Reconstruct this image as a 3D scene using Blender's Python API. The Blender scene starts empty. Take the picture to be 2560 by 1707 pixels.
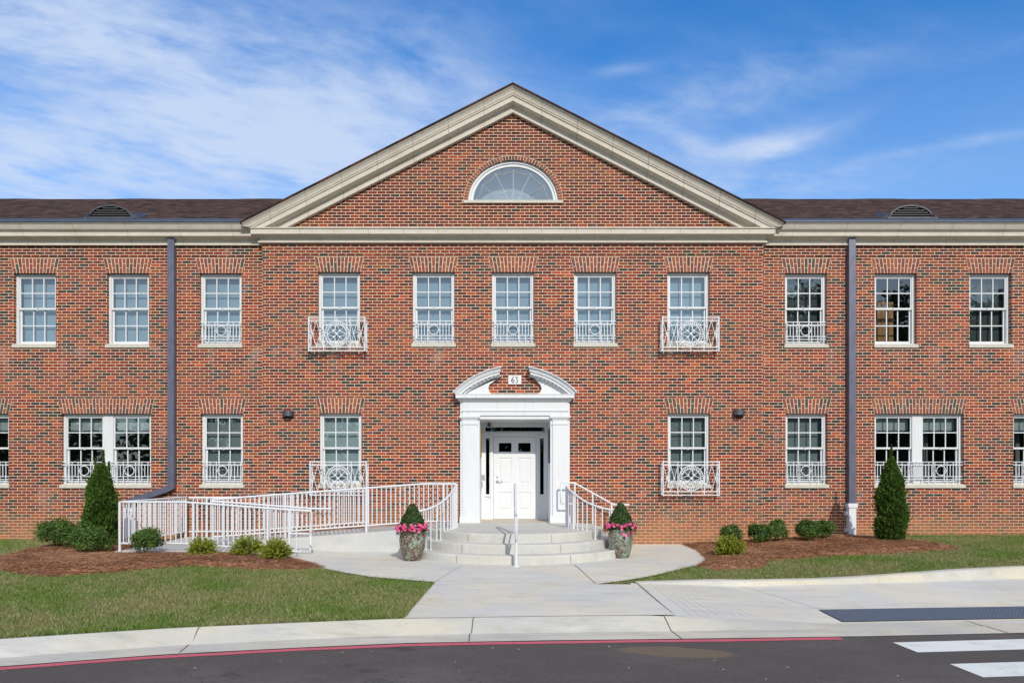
import bpy, bmesh, math, random
import numpy as np
from mathutils import Vector, Matrix

random.seed(7)
NR = np.random.default_rng(7)
S = bpy.context.scene
COL = S.collection
R = math.radians

# ------------------------------------------------------------------ camera
CAMY, EYE, FPX = -15.59, 1.65, 1707.0
cd = bpy.data.cameras.new("camera")
cd.sensor_fit = 'HORIZONTAL'
cd.sensor_width = 36.0
cd.lens = FPX / 2560.0 * 36.0
cd.shift_x = 0.0
cd.shift_y = (1180.0 - 853.5) / 2560.0
cd.clip_start = 0.1
cd.clip_end = 3000.0
cam = bpy.data.objects.new("camera", cd)
cam.location = (0, CAMY, EYE)
cam.rotation_euler = (R(90), 0, 0)
COL.objects.link(cam)
S.camera = cam

# ------------------------------------------------------------------ light
S.view_settings.view_transform = 'Standard'
S.view_settings.look = 'None'
S.view_settings.gamma = 1.0
S.view_settings.use_curve_mapping = False
S.view_settings.exposure = 0.0
LIGHT = Vector((-0.28, 1.0, -0.69)).normalized()
SUN_ELEV = math.asin(-LIGHT.z)
SUN_ROT = math.atan2(-LIGHT.x, -LIGHT.y)
sd = bpy.data.lights.new("sun", 'SUN')
sd.energy = 3.25
sd.angle = R(0.55)
sd.color = (1.0, 0.935, 0.83)
sun = bpy.data.objects.new("sun", sd)
sun.rotation_euler = LIGHT.to_track_quat('-Z', 'Y').to_euler()
sun.location = (8, -30, 25)
COL.objects.link(sun)


class NT:
    """small helper for node trees"""
    def __init__(s, tree):
        s.t = tree
        tree.nodes.clear()

    def n(s, typ, props=None, **inp):
        nd = s.t.nodes.new(typ)
        for k, v in (props or {}).items():
            setattr(nd, k, v)
        for k, v in inp.items():
            key = k.replace('_', ' ') if not k.startswith('i') or not k[1:].isdigit() else int(k[1:])
            s.set(nd, key, v)
        return nd

    def set(s, nd, key, v):
        sock = nd.inputs[key]
        if isinstance(v, bpy.types.NodeSocket):
            s.t.links.new(v, sock)
        elif isinstance(v, bpy.types.Node):
            s.t.links.new(v.outputs[0], sock)
        else:
            sock.default_value = v

    def m(s, op, a, b=0.0, c=None, clamp=False):
        nd = s.t.nodes.new('ShaderNodeMath')
        nd.operation = op
        nd.use_clamp = clamp
        s.set(nd, 0, a)
        s.set(nd, 1, b)
        if c is not None:
            s.set(nd, 2, c)
        return nd.outputs[0]

    def ss(s, x, a, b, lo=0.0, hi=1.0):
        nd = s.t.nodes.new('ShaderNodeMapRange')
        nd.interpolation_type = 'SMOOTHSTEP'
        s.set(nd, 0, x)
        for i, v in ((1, a), (2, b), (3, lo), (4, hi)):
            s.set(nd, i, v)
        return nd.outputs[0]

    def mix(s, f, a, b, blend='MIX'):
        nd = s.t.nodes.new('ShaderNodeMix')
        nd.data_type = 'RGBA'
        nd.blend_type = blend
        s.set(nd, 0, f)
        for i, v in ((6, a), (7, b)):
            if isinstance(v, tuple) and len(v) == 3:
                v = (*v, 1.0)
            s.set(nd, i, v)
        return nd.outputs[2]

    def ramp(s, fac, stops, interp='LINEAR'):
        nd = s.t.nodes.new('ShaderNodeValToRGB')
        cr = nd.color_ramp
        cr.interpolation = interp
        while len(cr.elements) < len(stops):
            cr.elements.new(0.5)
        for e, (p, c) in zip(cr.elements, stops):
            e.position = p
            e.color = (*c, 1.0) if len(c) == 3 else c
        s.set(nd, 0, fac)
        return nd.outputs[0]

    def noise(s, vec, scale, detail=3.0, rough=0.55, w=None):
        nd = s.t.nodes.new('ShaderNodeTexNoise')
        s.set(nd, 'Vector', vec)
        s.set(nd, 'Scale', scale)
        s.set(nd, 'Detail', detail)
        s.set(nd, 'Roughness', rough)
        return nd.outputs[0]

    def xyz(s, vec):
        nd = s.t.nodes.new('ShaderNodeSeparateXYZ')
        s.set(nd, 0, vec)
        return nd.outputs

    def comb(s, x, y, z):
        nd = s.t.nodes.new('ShaderNodeCombineXYZ')
        for i, v in enumerate((x, y, z)):
            s.set(nd, i, v)
        return nd.outputs[0]


# ------------------------------------------------------------------ world
W = bpy.data.worlds.new("World")
S.world = W
W.use_nodes = True
w = NT(W.node_tree)
sky = w.n('ShaderNodeTexSky', {'sky_type': 'NISHITA', 'sun_disc': False, 'sun_elevation': SUN_ELEV,
                               'sun_rotation': SUN_ROT, 'air_density': 1.0, 'dust_density': 0.4, 'ozone_density': 2.2})
hsv = w.n('ShaderNodeHueSaturation', None, Hue=0.503, Saturation=1.32, Value=1.0, Color=sky.outputs[0])
skyc = w.mix(1.0, hsv.outputs[0], (0.88, 1.45, 1.66), 'MULTIPLY')
bg_sky = w.n('ShaderNodeBackground', None, Color=skyc, Strength=0.125)
tcw = w.n('ShaderNodeTexCoord').outputs['Generated']
dx_, dy_, dz_ = w.xyz(tcw)
zc = w.m('MAXIMUM', dz_, 0.04)
px = w.m('DIVIDE', dx_, zc)        # position on a flat cloud layer overhead
py = w.m('DIVIDE', dy_, zc)
warp = w.n('ShaderNodeTexNoise', None, Vector=w.comb(px, py, 0.0), Scale=1.1, Detail=3.0)
wx, wy, wz = w.xyz(warp.outputs['Color'])
qx = w.m('ADD', px, w.m('MULTIPLY', w.m('SUBTRACT', wx, 0.5), 0.35))
qy = w.m('ADD', py, w.m('MULTIPLY', w.m('SUBTRACT', wy, 0.5), 0.35))


def puff(cx_, cy_, rx_, ry_, amp, ang=0.0):
    """soft patch of cloud on the layer, centre and radii in layer units"""
    ca, sa = math.cos(ang), math.sin(ang)
    u_ = w.m('SUBTRACT', qx, cx_)
    v_ = w.m('SUBTRACT', qy, cy_)
    a_ = w.m('DIVIDE', w.m('ADD', w.m('MULTIPLY', u_, ca), w.m('MULTIPLY', v_, sa)), rx_)
    b_ = w.m('DIVIDE', w.m('SUBTRACT', w.m('MULTIPLY', v_, ca), w.m('MULTIPLY', u_, sa)), ry_)
    d_ = w.m('ADD', w.m('MULTIPLY', a_, a_), w.m('MULTIPLY', b_, b_))
    return w.m('MULTIPLY', w.m('EXPONENT', w.m('MULTIPLY', d_, -1.0)), amp)


tot = None
for args in ((-0.68, 2.05, 0.52, 0.58, 1.2, 0.0), (-1.15, 1.50, 0.42, 0.17, 1.05, 0.2), (-1.75, 2.25, 0.66, 0.50, 1.15, 0.0), (-0.18, 1.72, 0.22, 0.20, 0.45, 0.4),
             (0.52, 1.80, 0.42, 0.16, 0.42, -0.55), (0.80, 2.10, 0.17, 0.075, 0.80, -0.35), (0.50, 2.08, 0.05, 0.16, 0.30, -0.7), (1.38, 2.12, 0.34, 0.06, 0.34, -0.5),
             (0.26, 1.70, 0.06, 0.03, 0.35, -0.2), (0.95, 2.45, 0.6, 0.25, 0.30, -0.3), (1.25, 1.50, 0.2, 0.06, 0.22, -0.7), (0.3, 2.3, 0.3, 0.3, 0.25, 0.0), (0.75, 1.95, 0.75, 0.55, 0.20, 0.0), (0.55, 2.45, 0.5, 0.25, 0.28, 0.0), (0.12, 1.42, 0.35, 0.10, 0.16, 0.5)):
    p_ = puff(*args)
    tot = p_ if tot is None else w.m('ADD', tot, p_)
bank = w.noise(w.comb(qx, qy, 3.3), 1.6, 6.0, 0.58)
fine = w.noise(w.comb(w.m('ADD', w.m('MULTIPLY', qx, 2.0), w.m('MULTIPLY', qy, 1.2)), w.m('SUBTRACT', w.m('MULTIPLY', qy, 4.0), w.m('MULTIPLY', qx, 2.0)), 1.0), 2.6, 6.0, 0.62)
nz_ = w.m('ADD', w.m('MULTIPLY', bank, 0.95), w.m('MULTIPLY', fine, 0.50))
dens = w.m('MULTIPLY', tot, w.m('ADD', w.m('MULTIPLY', w.m('SUBTRACT', nz_, 0.72), 2.7), 0.92))
cl = w.m('MULTIPLY', w.ss(dens, -0.05, 1.35), 0.88)
low = w.m('MULTIPLY', w.ss(dz_, 0.52, 0.30), 0.22)
cl = w.m('ADD', w.m('MULTIPLY', cl, w.m('SUBTRACT', 1.0, low)), low, clamp=True)
bg_cl = w.n('ShaderNodeBackground', None, Color=(0.62, 0.73, 0.93, 1.0), Strength=1.0)
mix1 = w.n('ShaderNodeMixShader', None, i0=cl, i1=bg_sky, i2=bg_cl)
# unseen milky haze added on the sun's side as neutral fill light
fill_veil = w.m('MULTIPLY', w.ss(dy_, 0.25, -0.45), w.m('ADD', 0.62, w.m('MULTIPLY', w.m('SUBTRACT', bank, 0.5), 0.5)), clamp=True)
bg_fill_veil = w.n('ShaderNodeBackground', None, Color=(0.98, 0.97, 0.97, 1.0), Strength=1.0)
mixw = w.n('ShaderNodeMixShader', None, i0=fill_veil, i1=mix1, i2=bg_fill_veil)
w.n('ShaderNodeOutputWorld', None, Surface=mixw)


# ------------------------------------------------------------------ materials
def mat(name):
    m = bpy.data.materials.new(name)
    m.use_nodes = True
    return m, NT(m.node_tree)


def finish(t, color, rough=0.6, metal=0.0, bump=None, bstr=0.3, bdist=0.01, spec=0.5, coat=None):
    p = t.n('ShaderNodeBsdfPrincipled')
    if isinstance(color, tuple) and len(color) == 3:
        color = (*color, 1.0)
    t.set(p, 'Base Color', color)
    t.set(p, 'Roughness', rough)
    t.set(p, 'Metallic', metal)
    t.set(p, 'Specular IOR Level', spec)
    if bump is not None:
        b = t.n('ShaderNodeBump', None, Strength=bstr, Distance=bdist, Height=bump)
        t.set(p, 'Normal', b)
    t.n('ShaderNodeOutputMaterial', None, Surface=p)
    return p


def obvec(t):
    return t.n('ShaderNodeTexCoord').outputs['Object']


def posvec(t):
    return t.n('ShaderNodeNewGeometry').outputs['Position']


BRICK_STOPS = [(0.0, (0.066, 0.025, 0.021)), (0.10, (0.135, 0.040, 0.036)), (0.30, (0.185, 0.037, 0.028)),
               (0.48, (0.235, 0.042, 0.024)), (0.64, (0.272, 0.050, 0.023)), (0.80, (0.275, 0.074, 0.026)),
               (0.92, (0.140, 0.052, 0.029)), (0.97, (0.420, 0.080, 0.029))]
CHAR = (0.040, 0.038, 0.037)
MORTAR = (0.86, 0.68, 0.49)


def brick_dirt(t, col, P):
    """stains with their own shape: lime bloom and soil splash near the ground"""
    x, y, z = t.xyz(P)
    n1 = t.noise(P, 0.9, 5.0, 0.65)
    bloom = t.m('MULTIPLY', t.ss(n1, 0.58, 0.82), 0.20)
    col = t.mix(bloom, col, (0.50, 0.40, 0.35))
    n2 = t.noise(t.comb(x, y, t.m('MULTIPLY', z, 0.25)), 3.0, 4.0, 0.6)
    run = t.m('MULTIPLY', t.ss(n2, 0.60, 0.76), 0.16)
    col = t.mix(run, col, (0.55, 0.47, 0.42))
    # lime runs under the two rows of sills
    n3 = t.noise(t.comb(t.m('MULTIPLY', x, 1.0), 0.0, t.m('MULTIPLY', z, 0.35)), 2.1, 4.0, 0.6)
    up = t.m('MULTIPLY', t.ss(z, 3.55, 4.45), t.m('LESS_THAN', z, 4.52))
    lo_ = t.m('MULTIPLY', t.ss(z, 0.45, 1.25), t.m('LESS_THAN', z, 1.30))
    lime = t.m('MULTIPLY', t.m('ADD', up, t.m('MULTIPLY', lo_, 0.8)), t.m('MULTIPLY', t.ss(n3, 0.50, 0.74), 0.24))
    col = t.mix(lime, col, (0.56, 0.47, 0.42))
    soil = t.m('MULTIPLY', t.ss(z, 1.05, 0.05), t.m('ADD', 0.25, t.m('MULTIPLY', n1, 0.55)))
    return t.mix(soil, col, (0.48, 0.25, 0.12))


def make_brick():
    m, t = mat("brick_wall")
    P = posvec(t)
    x, y, z = t.xyz(P)
    wob = t.n('ShaderNodeTexNoise', None, Vector=P, Scale=9.0, Detail=3.0)
    ax, ay, az = t.xyz(wob.outputs['Color'])
    u = t.m('ADD', t.m('ADD', x, y), t.m('MULTIPLY', t.m('SUBTRACT', ax, 0.5), 0.007))
    v = t.m('ADD', z, t.m('MULTIPLY', t.m('SUBTRACT', ay, 0.5), 0.006))
    u = t.m('ADD', u, 50.015)
    v = t.m('ADD', v, 10.012)
    bt = t.n('ShaderNodeTexBrick', {'offset': 0.5, 'offset_frequency': 2, 'squash': 1.0, 'squash_frequency': 2})
    t.set(bt, 'Vector', t.comb(u, v, 0.0))
    t.set(bt, 'Color1', (0, 0, 0, 1))
    t.set(bt, 'Color2', (1, 1, 1, 1))
    t.set(bt, 'Mortar', (0.5, 0.5, 0.5, 1))
    t.set(bt, 'Scale', 1.0)
    t.set(bt, 'Mortar Size', 0.0058)
    t.set(bt, 'Mortar Smooth', 0.12)
    t.set(bt, 'Bias', 0.0)
    t.set(bt, 'Brick Width', 0.2045)
    t.set(bt, 'Row Height', 0.0677)
    rnd = t.xyz(bt.outputs['Color'])[0]
    r1 = t.n('ShaderNodeTexWhiteNoise', {'noise_dimensions': '1D'}, W=t.m('MULTIPLY', rnd, 913.7)).outputs[0]
    r2 = t.n('ShaderNodeTexWhiteNoise', {'noise_dimensions': '1D'}, W=t.m('ADD', t.m('MULTIPLY', rnd, 517.3), 40.0)).outputs[0]
    base = t.ramp(r1, BRICK_STOPS)
    pch = t.ss(z, 7.0, 6.2, 0.015, 0.135)
    pch = t.m('MULTIPLY', pch, t.ss(t.noise(P, 1.15, 3.0, 0.6), 0.36, 0.66, 0.25, 1.9))
    chm = t.m('LESS_THAN', r2, pch)
    base = t.mix(t.ss(z, 6.2, 6.9, 0.0, 1.0), base, t.mix(1.0, base, (0.74, 0.76, 0.80), 'MULTIPLY'))    # brick tone darker higher up
    base = t.mix(chm, base, CHAR)
    n = t.noise(P, 34.0, 4.0, 0.65)
    base = t.mix(1.0, base, t.ramp(n, [(0.25, (0.72, 0.72, 0.72)), (0.75, (1.22, 1.22, 1.22))]), 'MULTIPLY')
    mort = t.mix(t.noise(P, 14.0, 3.0), MORTAR, (0.72, 0.55, 0.39))
    fac = bt.outputs['Fac']
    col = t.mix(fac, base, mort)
    col = brick_dirt(t, col, P)
    h = t.m('ADD', t.m('MULTIPLY', fac, -1.0), t.m('MULTIPLY', n, 0.35))
    finish(t, col, 0.88, bump=h, bstr=0.75, bdist=0.006, spec=0.25)
    return m


def make_brick_attr():
    m, t = mat("brick_pieces")
    P = posvec(t)
    a = t.n('ShaderNodeAttribute', {'attribute_name': 'rnd', 'attribute_type': 'GEOMETRY'}).outputs['Fac']
    base = t.ramp(a, BRICK_STOPS)
    chm = t.m('GREATER_THAN', a, 1.5)
    base = t.mix(chm, base, CHAR)
    n = t.noise(P, 34.0, 4.0, 0.65)
    base = t.mix(1.0, base, t.ramp(n, [(0.25, (0.72, 0.72, 0.72)), (0.75, (1.22, 1.22, 1.22))]), 'MULTIPLY')
    base = t.mix(0.10, base, (0.50, 0.40, 0.33))
    base = brick_dirt(t, base, P)
    finish(t, base, 0.88, bump=n, bstr=0.5, bdist=0.004, spec=0.25)
    return m


def make_simple(name, c1, c2, scale, rough, metal=0.0, bstr=0.0, detail=4.0, spec=0.5, stretch=None, c3=None, lo=0.3, hi=0.7):
    m, t = mat(name)
    P = posvec(t)
    if stretch:
        x, y, z = t.xyz(P)
        P2 = t.comb(t.m('MULTIPLY', x, stretch[0]), t.m('MULTIPLY', y, stretch[1]), t.m('MULTIPLY', z, stretch[2]))
    else:
        P2 = P
    n = t.noise(P2, scale, detail, 0.6)
    col = t.ramp(n, [(lo, c1), (hi, c2)])
    if c3:
        n2 = t.noise(P, scale * 0.13, 4.0, 0.6)
        col = t.mix(t.ss(n2, 0.52, 0.74), col, c3)
    finish(t, col, rough, metal, bump=n if bstr else None, bstr=bstr, bdist=0.004, spec=spec)
    return m


def make_concrete(name, base, warm, dark, seed=0.0):
    m, t = mat(name)
    P = posvec(t)
    x, y, z = t.xyz(P)
    Q = t.comb(t.m('ADD', x, seed), y, z)
    big = t.noise(Q, 0.55, 5.0, 0.65)
    mid = t.noise(t.comb(t.m('ADD', t.m('MULTIPLY', x, 0.5), seed), t.m('MULTIPLY', y, 2.2), z), 2.3, 5.0, 0.65)
    fine = t.noise(Q, 60.0, 3.0, 0.7)
    broom = t.noise(t.comb(t.m('MULTIPLY', x, 3.0), t.m('MULTIPLY', y, 120.0), z), 1.0, 2.0)
    col = t.mix(t.ss(big, 0.38, 0.62), base, warm)
    col = t.mix(t.m('MULTIPLY', t.ss(mid, 0.48, 0.74), 0.65), col, dark)
    spots = t.noise(Q, 2.3, 4.0, 0.6)
    col = t.mix(t.m('MULTIPLY', t.ss(spots, 0.56, 0.76), 0.38), col, (0.50, 0.40, 0.25))
    pale = t.noise(t.comb(t.m('ADD', t.m('MULTIPLY', x, 0.35), seed + 5.0), t.m('MULTIPLY', y, 1.6), z), 1.7, 5.0, 0.7)
    col = t.mix(t.m('MULTIPLY', t.ss(pale, 0.48, 0.72), 0.50), col, (0.70, 0.685, 0.63))
    vo = t.n('ShaderNodeTexNoise', None, Vector=Q, Scale=1.3, Detail=6.0, Roughness=0.55).outputs[0]
    hair = t.m('ABSOLUTE', t.m('SUBTRACT', vo, 0.47))
    crk = t.m('MULTIPLY', t.ss(hair, 0.0016, 0.0004), t.ss(big, 0.50, 0.58))
    col = t.mix(t.m('MULTIPLY', crk, 0.55), col, (0.20, 0.18, 0.15))
    col = t.mix(1.0, col, t.ramp(t.m('ADD', t.m('MULTIPLY', fine, 0.7), t.m('MULTIPLY', broom, 0.3)),
                                 [(0.3, (0.88, 0.88, 0.88)), (0.7, (1.08, 1.08, 1.08))]), 'MULTIPLY')
    finish(t, col, 0.85, bump=t.m('ADD', fine, broom), bstr=0.25, bdist=0.003, spec=0.3)
    return m


def make_asphalt():
    m, t = mat("asphalt")
    P = posvec(t)
    x, y, z = t.xyz(P)
    sp = t.noise(P, 120.0, 3.0, 0.85)
    big = t.noise(t.comb(t.m('MULTIPLY', x, 0.6), y, z), 0.9, 5.0, 0.65)
    col = t.ramp(sp, [(0.35, (0.068, 0.058, 0.053)), (0.62, (0.116, 0.101, 0.093)), (0.80, (0.25, 0.225, 0.21))])
    col = t.mix(t.m('MULTIPLY', t.ss(big, 0.45, 0.75), 0.55), col, (0.150, 0.133, 0.125))
    mot = t.noise(P, 26.0, 5.0, 0.75)
    col = t.mix(1.0, col, t.ramp(mot, [(0.3, (0.80, 0.80, 0.80)), (0.7, (1.20, 1.20, 1.20))]), 'MULTIPLY')
    oil = t.noise(P, 1.9, 2.0, 0.5)
    col = t.mix(t.m('MULTIPLY', t.ss(oil, 0.66, 0.76), 0.55), col, (0.045, 0.040, 0.038))
    vo = t.noise(P, 0.8, 6.0, 0.55)
    crk = t.m('MULTIPLY', t.ss(t.m('ABSOLUTE', t.m('SUBTRACT', vo, 0.5)), 0.0022, 0.0006), t.ss(big, 0.50, 0.60))
    col = t.mix(t.m('MULTIPLY', crk, 0.7), col, (0.03, 0.027, 0.025))
    # old spill of sandy dirt on the carriageway
    ex = t.m('DIVIDE', t.m('SUBTRACT', x, 1.78), 0.62)
    ey = t.m('DIVIDE', t.m('ADD', t.m('ADD', y, 8.17), t.m('MULTIPLY', t.m('SUBTRACT', x, 1.78), 0.16)), 0.23)
    rr = t.m('SQRT', t.m('ADD', t.m('MULTIPLY', ex, ex), t.m('MULTIPLY', ey, ey)))
    rr = t.m('ADD', rr, t.m('MULTIPLY', t.m('SUBTRACT', t.noise(P, 5.0, 4.0), 0.5), 0.55))
    col = t.mix(t.m('MULTIPLY', t.ss(rr, 1.05, 0.80), 0.62), col, (0.20, 0.145, 0.085))
    finish(t, col, 0.9, bump=sp, bstr=0.5, bdist=0.004, spec=0.25)
    return m


def make_shingle():
    m, t = mat("roof_shingles")
    P = posvec(t)
    x, y, z = t.xyz(P)
    bt = t.n('ShaderNodeTexBrick', {'offset': 0.5, 'offset_frequency': 2, 'squash': 0.7, 'squash_frequency': 3})
    t.set(bt, 'Vector', t.comb(t.m('ADD', x, 40.0), t.m('MULTIPLY', t.m('ADD', y, 10.0), 1.12), 0.0))
    t.set(bt, 'Color1', (0, 0, 0, 1)); t.set(bt, 'Color2', (1, 1, 1, 1)); t.set(bt, 'Mortar', (0.0, 0.0, 0.0, 1))
    t.set(bt, 'Scale', 1.0); t.set(bt, 'Mortar Size', 0.004); t.set(bt, 'Brick Width', 0.26); t.set(bt, 'Row Height', 0.14)
    r = t.xyz(bt.outputs['Color'])[0]
    col = t.ramp(r, [(0.0, (0.026, 0.014, 0.009)), (0.4, (0.054, 0.029, 0.019)), (0.75, (0.082, 0.041, 0.026)), (1.0, (0.108, 0.062, 0.042))])
    n = t.noise(P, 60.0, 3.0, 0.7)
    col = t.mix(1.0, col, t.ramp(n, [(0.3, (0.7, 0.7, 0.7)), (0.7, (1.25, 1.25, 1.25))]), 'MULTIPLY')
    finish(t, col, 0.92, bump=t.m('SUBTRACT', n, bt.outputs['Fac']), bstr=0.6, bdist=0.008, spec=0.2)
    return m


def make_glass(name, refl, tint):
    m, t = mat(name)
    tr = t.n('ShaderNodeBsdfTransparent', None, Color=(*tint, 1))
    P = posvec(t)
    wv = t.n('ShaderNodeBump', None, Strength=0.05, Distance=0.003, Height=t.noise(P, 5.0, 2.0, 0.5))
    gl = t.n('ShaderNodeBsdfGlossy', None, Color=(0.92, 0.97, 1.0, 1), Roughness=0.01, Normal=wv)
    fr = t.n('ShaderNodeFresnel', None, IOR=1.5).outputs[0]
    f = t.m('ADD', t.m('MULTIPLY', fr, 1.2), refl, clamp=True)
    mx = t.n('ShaderNodeMixShader', None, i0=f, i1=tr, i2=gl)
    t.n('ShaderNodeOutputMaterial', None, Surface=mx)
    return m


def make_leaf(name, stops, rough=0.5, trans=0.25, spec=0.4):
    m, t = mat(name)
    a = t.n('ShaderNodeAttribute', {'attribute_name': 'rnd', 'attribute_type': 'GEOMETRY'}).outputs['Fac']
    col = t.ramp(a, stops)
    p = t.n('ShaderNodeBsdfPrincipled')
    t.set(p, 'Base Color', col); t.set(p, 'Roughness', rough); t.set(p, 'Specular IOR Level', spec)
    tl = t.n('ShaderNodeBsdfTranslucent', None, Color=col)
    mx = t.n('ShaderNodeMixShader', None, i0=trans, i1=p, i2=tl)
    t.n('ShaderNodeOutputMaterial', None, Surface=mx)
    return m


def make_grass():
    m, t = mat("grass_blades")
    P = posvec(t)
    a = t.n('ShaderNodeAttribute', {'attribute_name': 'rnd', 'attribute_type': 'GEOMETRY'}).outputs['Fac']
    x, y, z = t.xyz(P)
    big = t.noise(t.comb(t.m('MULTIPLY', x, 0.8), y, 0.0), 0.85, 4.0, 0.62)
    mid = t.noise(t.comb(x, t.m('MULTIPLY', y, 1.4), 0.0), 5.0, 3.0, 0.6)
    green = t.ramp(a, [(0.0, (0.095, 0.174, 0.032)), (0.5, (0.168, 0.267, 0.049)), (1.0, (0.274, 0.367, 0.088))])
    dry = t.ramp(a, [(0.0, (0.240, 0.224, 0.088)), (0.6, (0.384, 0.344, 0.168)), (1.0, (0.576, 0.480, 0.288))])
    k = t.m('ADD', t.m('MULTIPLY', big, 0.78), t.m('MULTIPLY', mid, 0.22))
    k = t.m('ADD', k, t.m('MULTIPLY', t.m('SUBTRACT', a, 0.5), 0.20))
    col = t.mix(t.m('MULTIPLY', t.ss(k, 0.41, 0.60), 0.80), green, dry)
    p = t.n('ShaderNodeBsdfPrincipled')
    t.set(p, 'Base Color', col); t.set(p, 'Roughness', 0.7); t.set(p, 'Specular IOR Level', 0.15)
    tl = t.n('ShaderNodeBsdfTranslucent', None, Color=col)
    mx = t.n('ShaderNodeMixShader', None, i0=0.3, i1=p, i2=tl)
    t.n('ShaderNodeOutputMaterial', None, Surface=mx)
    return m


def make_pot(shift=0.0):
    m, t = mat("glazed_pot")
    P = posvec(t)
    v = t.n('ShaderNodeTexNoise', None, Vector=P, Scale=26.0, Detail=5.0, Roughness=0.6, Distortion=1.6).outputs[0]
    big = t.noise(P, 4.0, 3.0)
    k = t.m('ADD', v, t.m('MULTIPLY', t.m('SUBTRACT', big, 0.5), 0.35))
    k = t.m('ADD', k, shift)
    col = t.ramp(k, [(0.40, (0.090, 0.038, 0.028)), (0.47, (0.150, 0.070, 0.048)), (0.51, (0.30, 0.33, 0.25)),
                     (0.60, (0.20, 0.40, 0.33)), (0.72, (0.26, 0.50, 0.44))])
    finish(t, col, 0.38, bump=v, bstr=0.5, bdist=0.006)
    return m


def make_downspout():
    m, t = mat("bronze_metal")
    P = posvec(t)
    x, y, z = t.xyz(P)
    n = t.noise(t.comb(x, y, t.m('MULTIPLY', z, 0.4)), 9.0, 5.0, 0.65)
    col = t.ramp(n, [(0.3, (0.098, 0.100, 0.140)), (0.6, (0.138, 0.145, 0.205)), (0.75, (0.16, 0.105, 0.105))])
    rust = t.noise(P, 3.0, 5.0, 0.7)
    col = t.mix(t.m('MULTIPLY', t.ss(rust, 0.62, 0.75), 0.5), col, (0.17, 0.08, 0.06))
    finish(t, col, 0.45, metal=0.25, spec=0.5)
    return m


def make_crosswalk():
    m, t = mat("road_paint_white")
    P = posvec(t)
    n = t.noise(P, 45.0, 4.0, 0.7)
    b = t.noise(P, 3.0, 4.0, 0.6)
    col = t.mix(t.ss(b, 0.45, 0.8), (0.74, 0.76, 0.72), (0.58, 0.60, 0.56))
    chip = t.m('ADD', n, t.m('MULTIPLY', t.m('SUBTRACT', b, 0.5), 0.35))
    col = t.mix(t.ss(chip, 0.63, 0.72), col, (0.17, 0.155, 0.145))
    finish(t, col, 0.8, bump=n, bstr=0.3, bdist=0.003)
    return m


M = {}
M['brick'] = make_brick()
M['brickp'] = make_brick_attr()
M['mortar'] = make_simple("mortar", (0.70, 0.54, 0.385), MORTAR, 14.0, 0.95, bstr=0.3)
def make_stone():
    m, t = mat("cast_stone")
    P = posvec(t)
    x, y, z = t.xyz(P)
    n = t.noise(t.comb(t.m('MULTIPLY', x, 0.6), y, t.m('MULTIPLY', z, 1.7)), 7.0, 5.0, 0.65)
    n2 = t.noise(P, 1.1, 5.0, 0.65)
    col = t.ramp(n, [(0.3, (0.535, 0.488, 0.415)), (0.7, (0.63, 0.585, 0.505))])
    col = t.mix(t.m('MULTIPLY', t.ss(n2, 0.52, 0.76), 0.55), col, (0.46, 0.40, 0.315))
    a = t.n('ShaderNodeAttribute', {'attribute_name': 'rnd', 'attribute_type': 'GEOMETRY'}).outputs['Fac']
    col = t.mix(t.m('GREATER_THAN', a, 1.5), col, (0.27, 0.23, 0.17))
    finish(t, col, 0.88, bump=n, bstr=0.2, bdist=0.004, spec=0.25)
    return m


M['stone'] = make_stone()
M['sillstone'] = make_simple("sill_stone", (0.50, 0.475, 0.40), (0.60, 0.57, 0.50), 9.0, 0.85, bstr=0.2)
def make_white(name, c, grime):
    m, t = mat(name)
    P = posvec(t)
    x, y, z = t.xyz(P)
    n = t.noise(t.comb(t.m('MULTIPLY', x, 6.0), t.m('MULTIPLY', y, 6.0), t.m('MULTIPLY', z, 0.7)), 2.4, 4.0, 0.65)
    n2 = t.noise(P, 2.2, 4.0, 0.6)
    col = t.mix(t.m('MULTIPLY', t.ss(n, 0.48, 0.78), grime), c, tuple(k * f for k, f in zip(c, (0.80, 0.79, 0.74))))
    col = t.mix(t.m('MULTIPLY', t.ss(n2, 0.50, 0.75), grime), col, tuple(k * f for k, f in zip(c, (0.90, 0.90, 0.88))))
    a = t.n('ShaderNodeAttribute', {'attribute_name': 'rnd', 'attribute_type': 'GEOMETRY'}).outputs['Fac']
    col = t.mix(t.m('GREATER_THAN', a, 1.5), col, (0.36, 0.345, 0.32))
    finish(t, col, 0.48, bump=t.noise(P, 40.0, 3.0), bstr=0.06, bdist=0.003, spec=0.35)
    return m


M['white'] = make_white("white_paint", (0.70, 0.715, 0.735), 0.5)
M['porch'] = make_white("porch_lifted_white", (0.745, 0.77, 0.795), 0.3)  # white lifted in colour to offset shade on the recess and door
M['frame'] = make_white("window_paint", (0.685, 0.70, 0.715), 0.55)
M['rail'] = make_white("rail_paint", (0.69, 0.71, 0.745), 0.6)
M['concrete'] = make_concrete("walk_concrete", (0.575, 0.57, 0.535), (0.655, 0.61, 0.50), (0.46, 0.445, 0.39))
M['stepcon'] = make_concrete("step_concrete", (0.52, 0.52, 0.50), (0.56, 0.54, 0.475), (0.43, 0.425, 0.395), 11.0)
M['rampcon'] = make_concrete("ramp_concrete", (0.50, 0.51, 0.51), (0.55, 0.55, 0.53), (0.44, 0.45, 0.45), 23.0)
M['kerb'] = make_concrete("kerb_concrete", (0.50, 0.49, 0.445), (0.585, 0.545, 0.44), (0.38, 0.37, 0.315), 37.0)
M['asphalt'] = make_asphalt()
M['shingle'] = make_shingle()
M['darkmetal'] = make_simple("dark_metal", (0.055, 0.060, 0.072), (0.085, 0.09, 0.105), 6.0, 0.5, metal=0.3)
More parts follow.
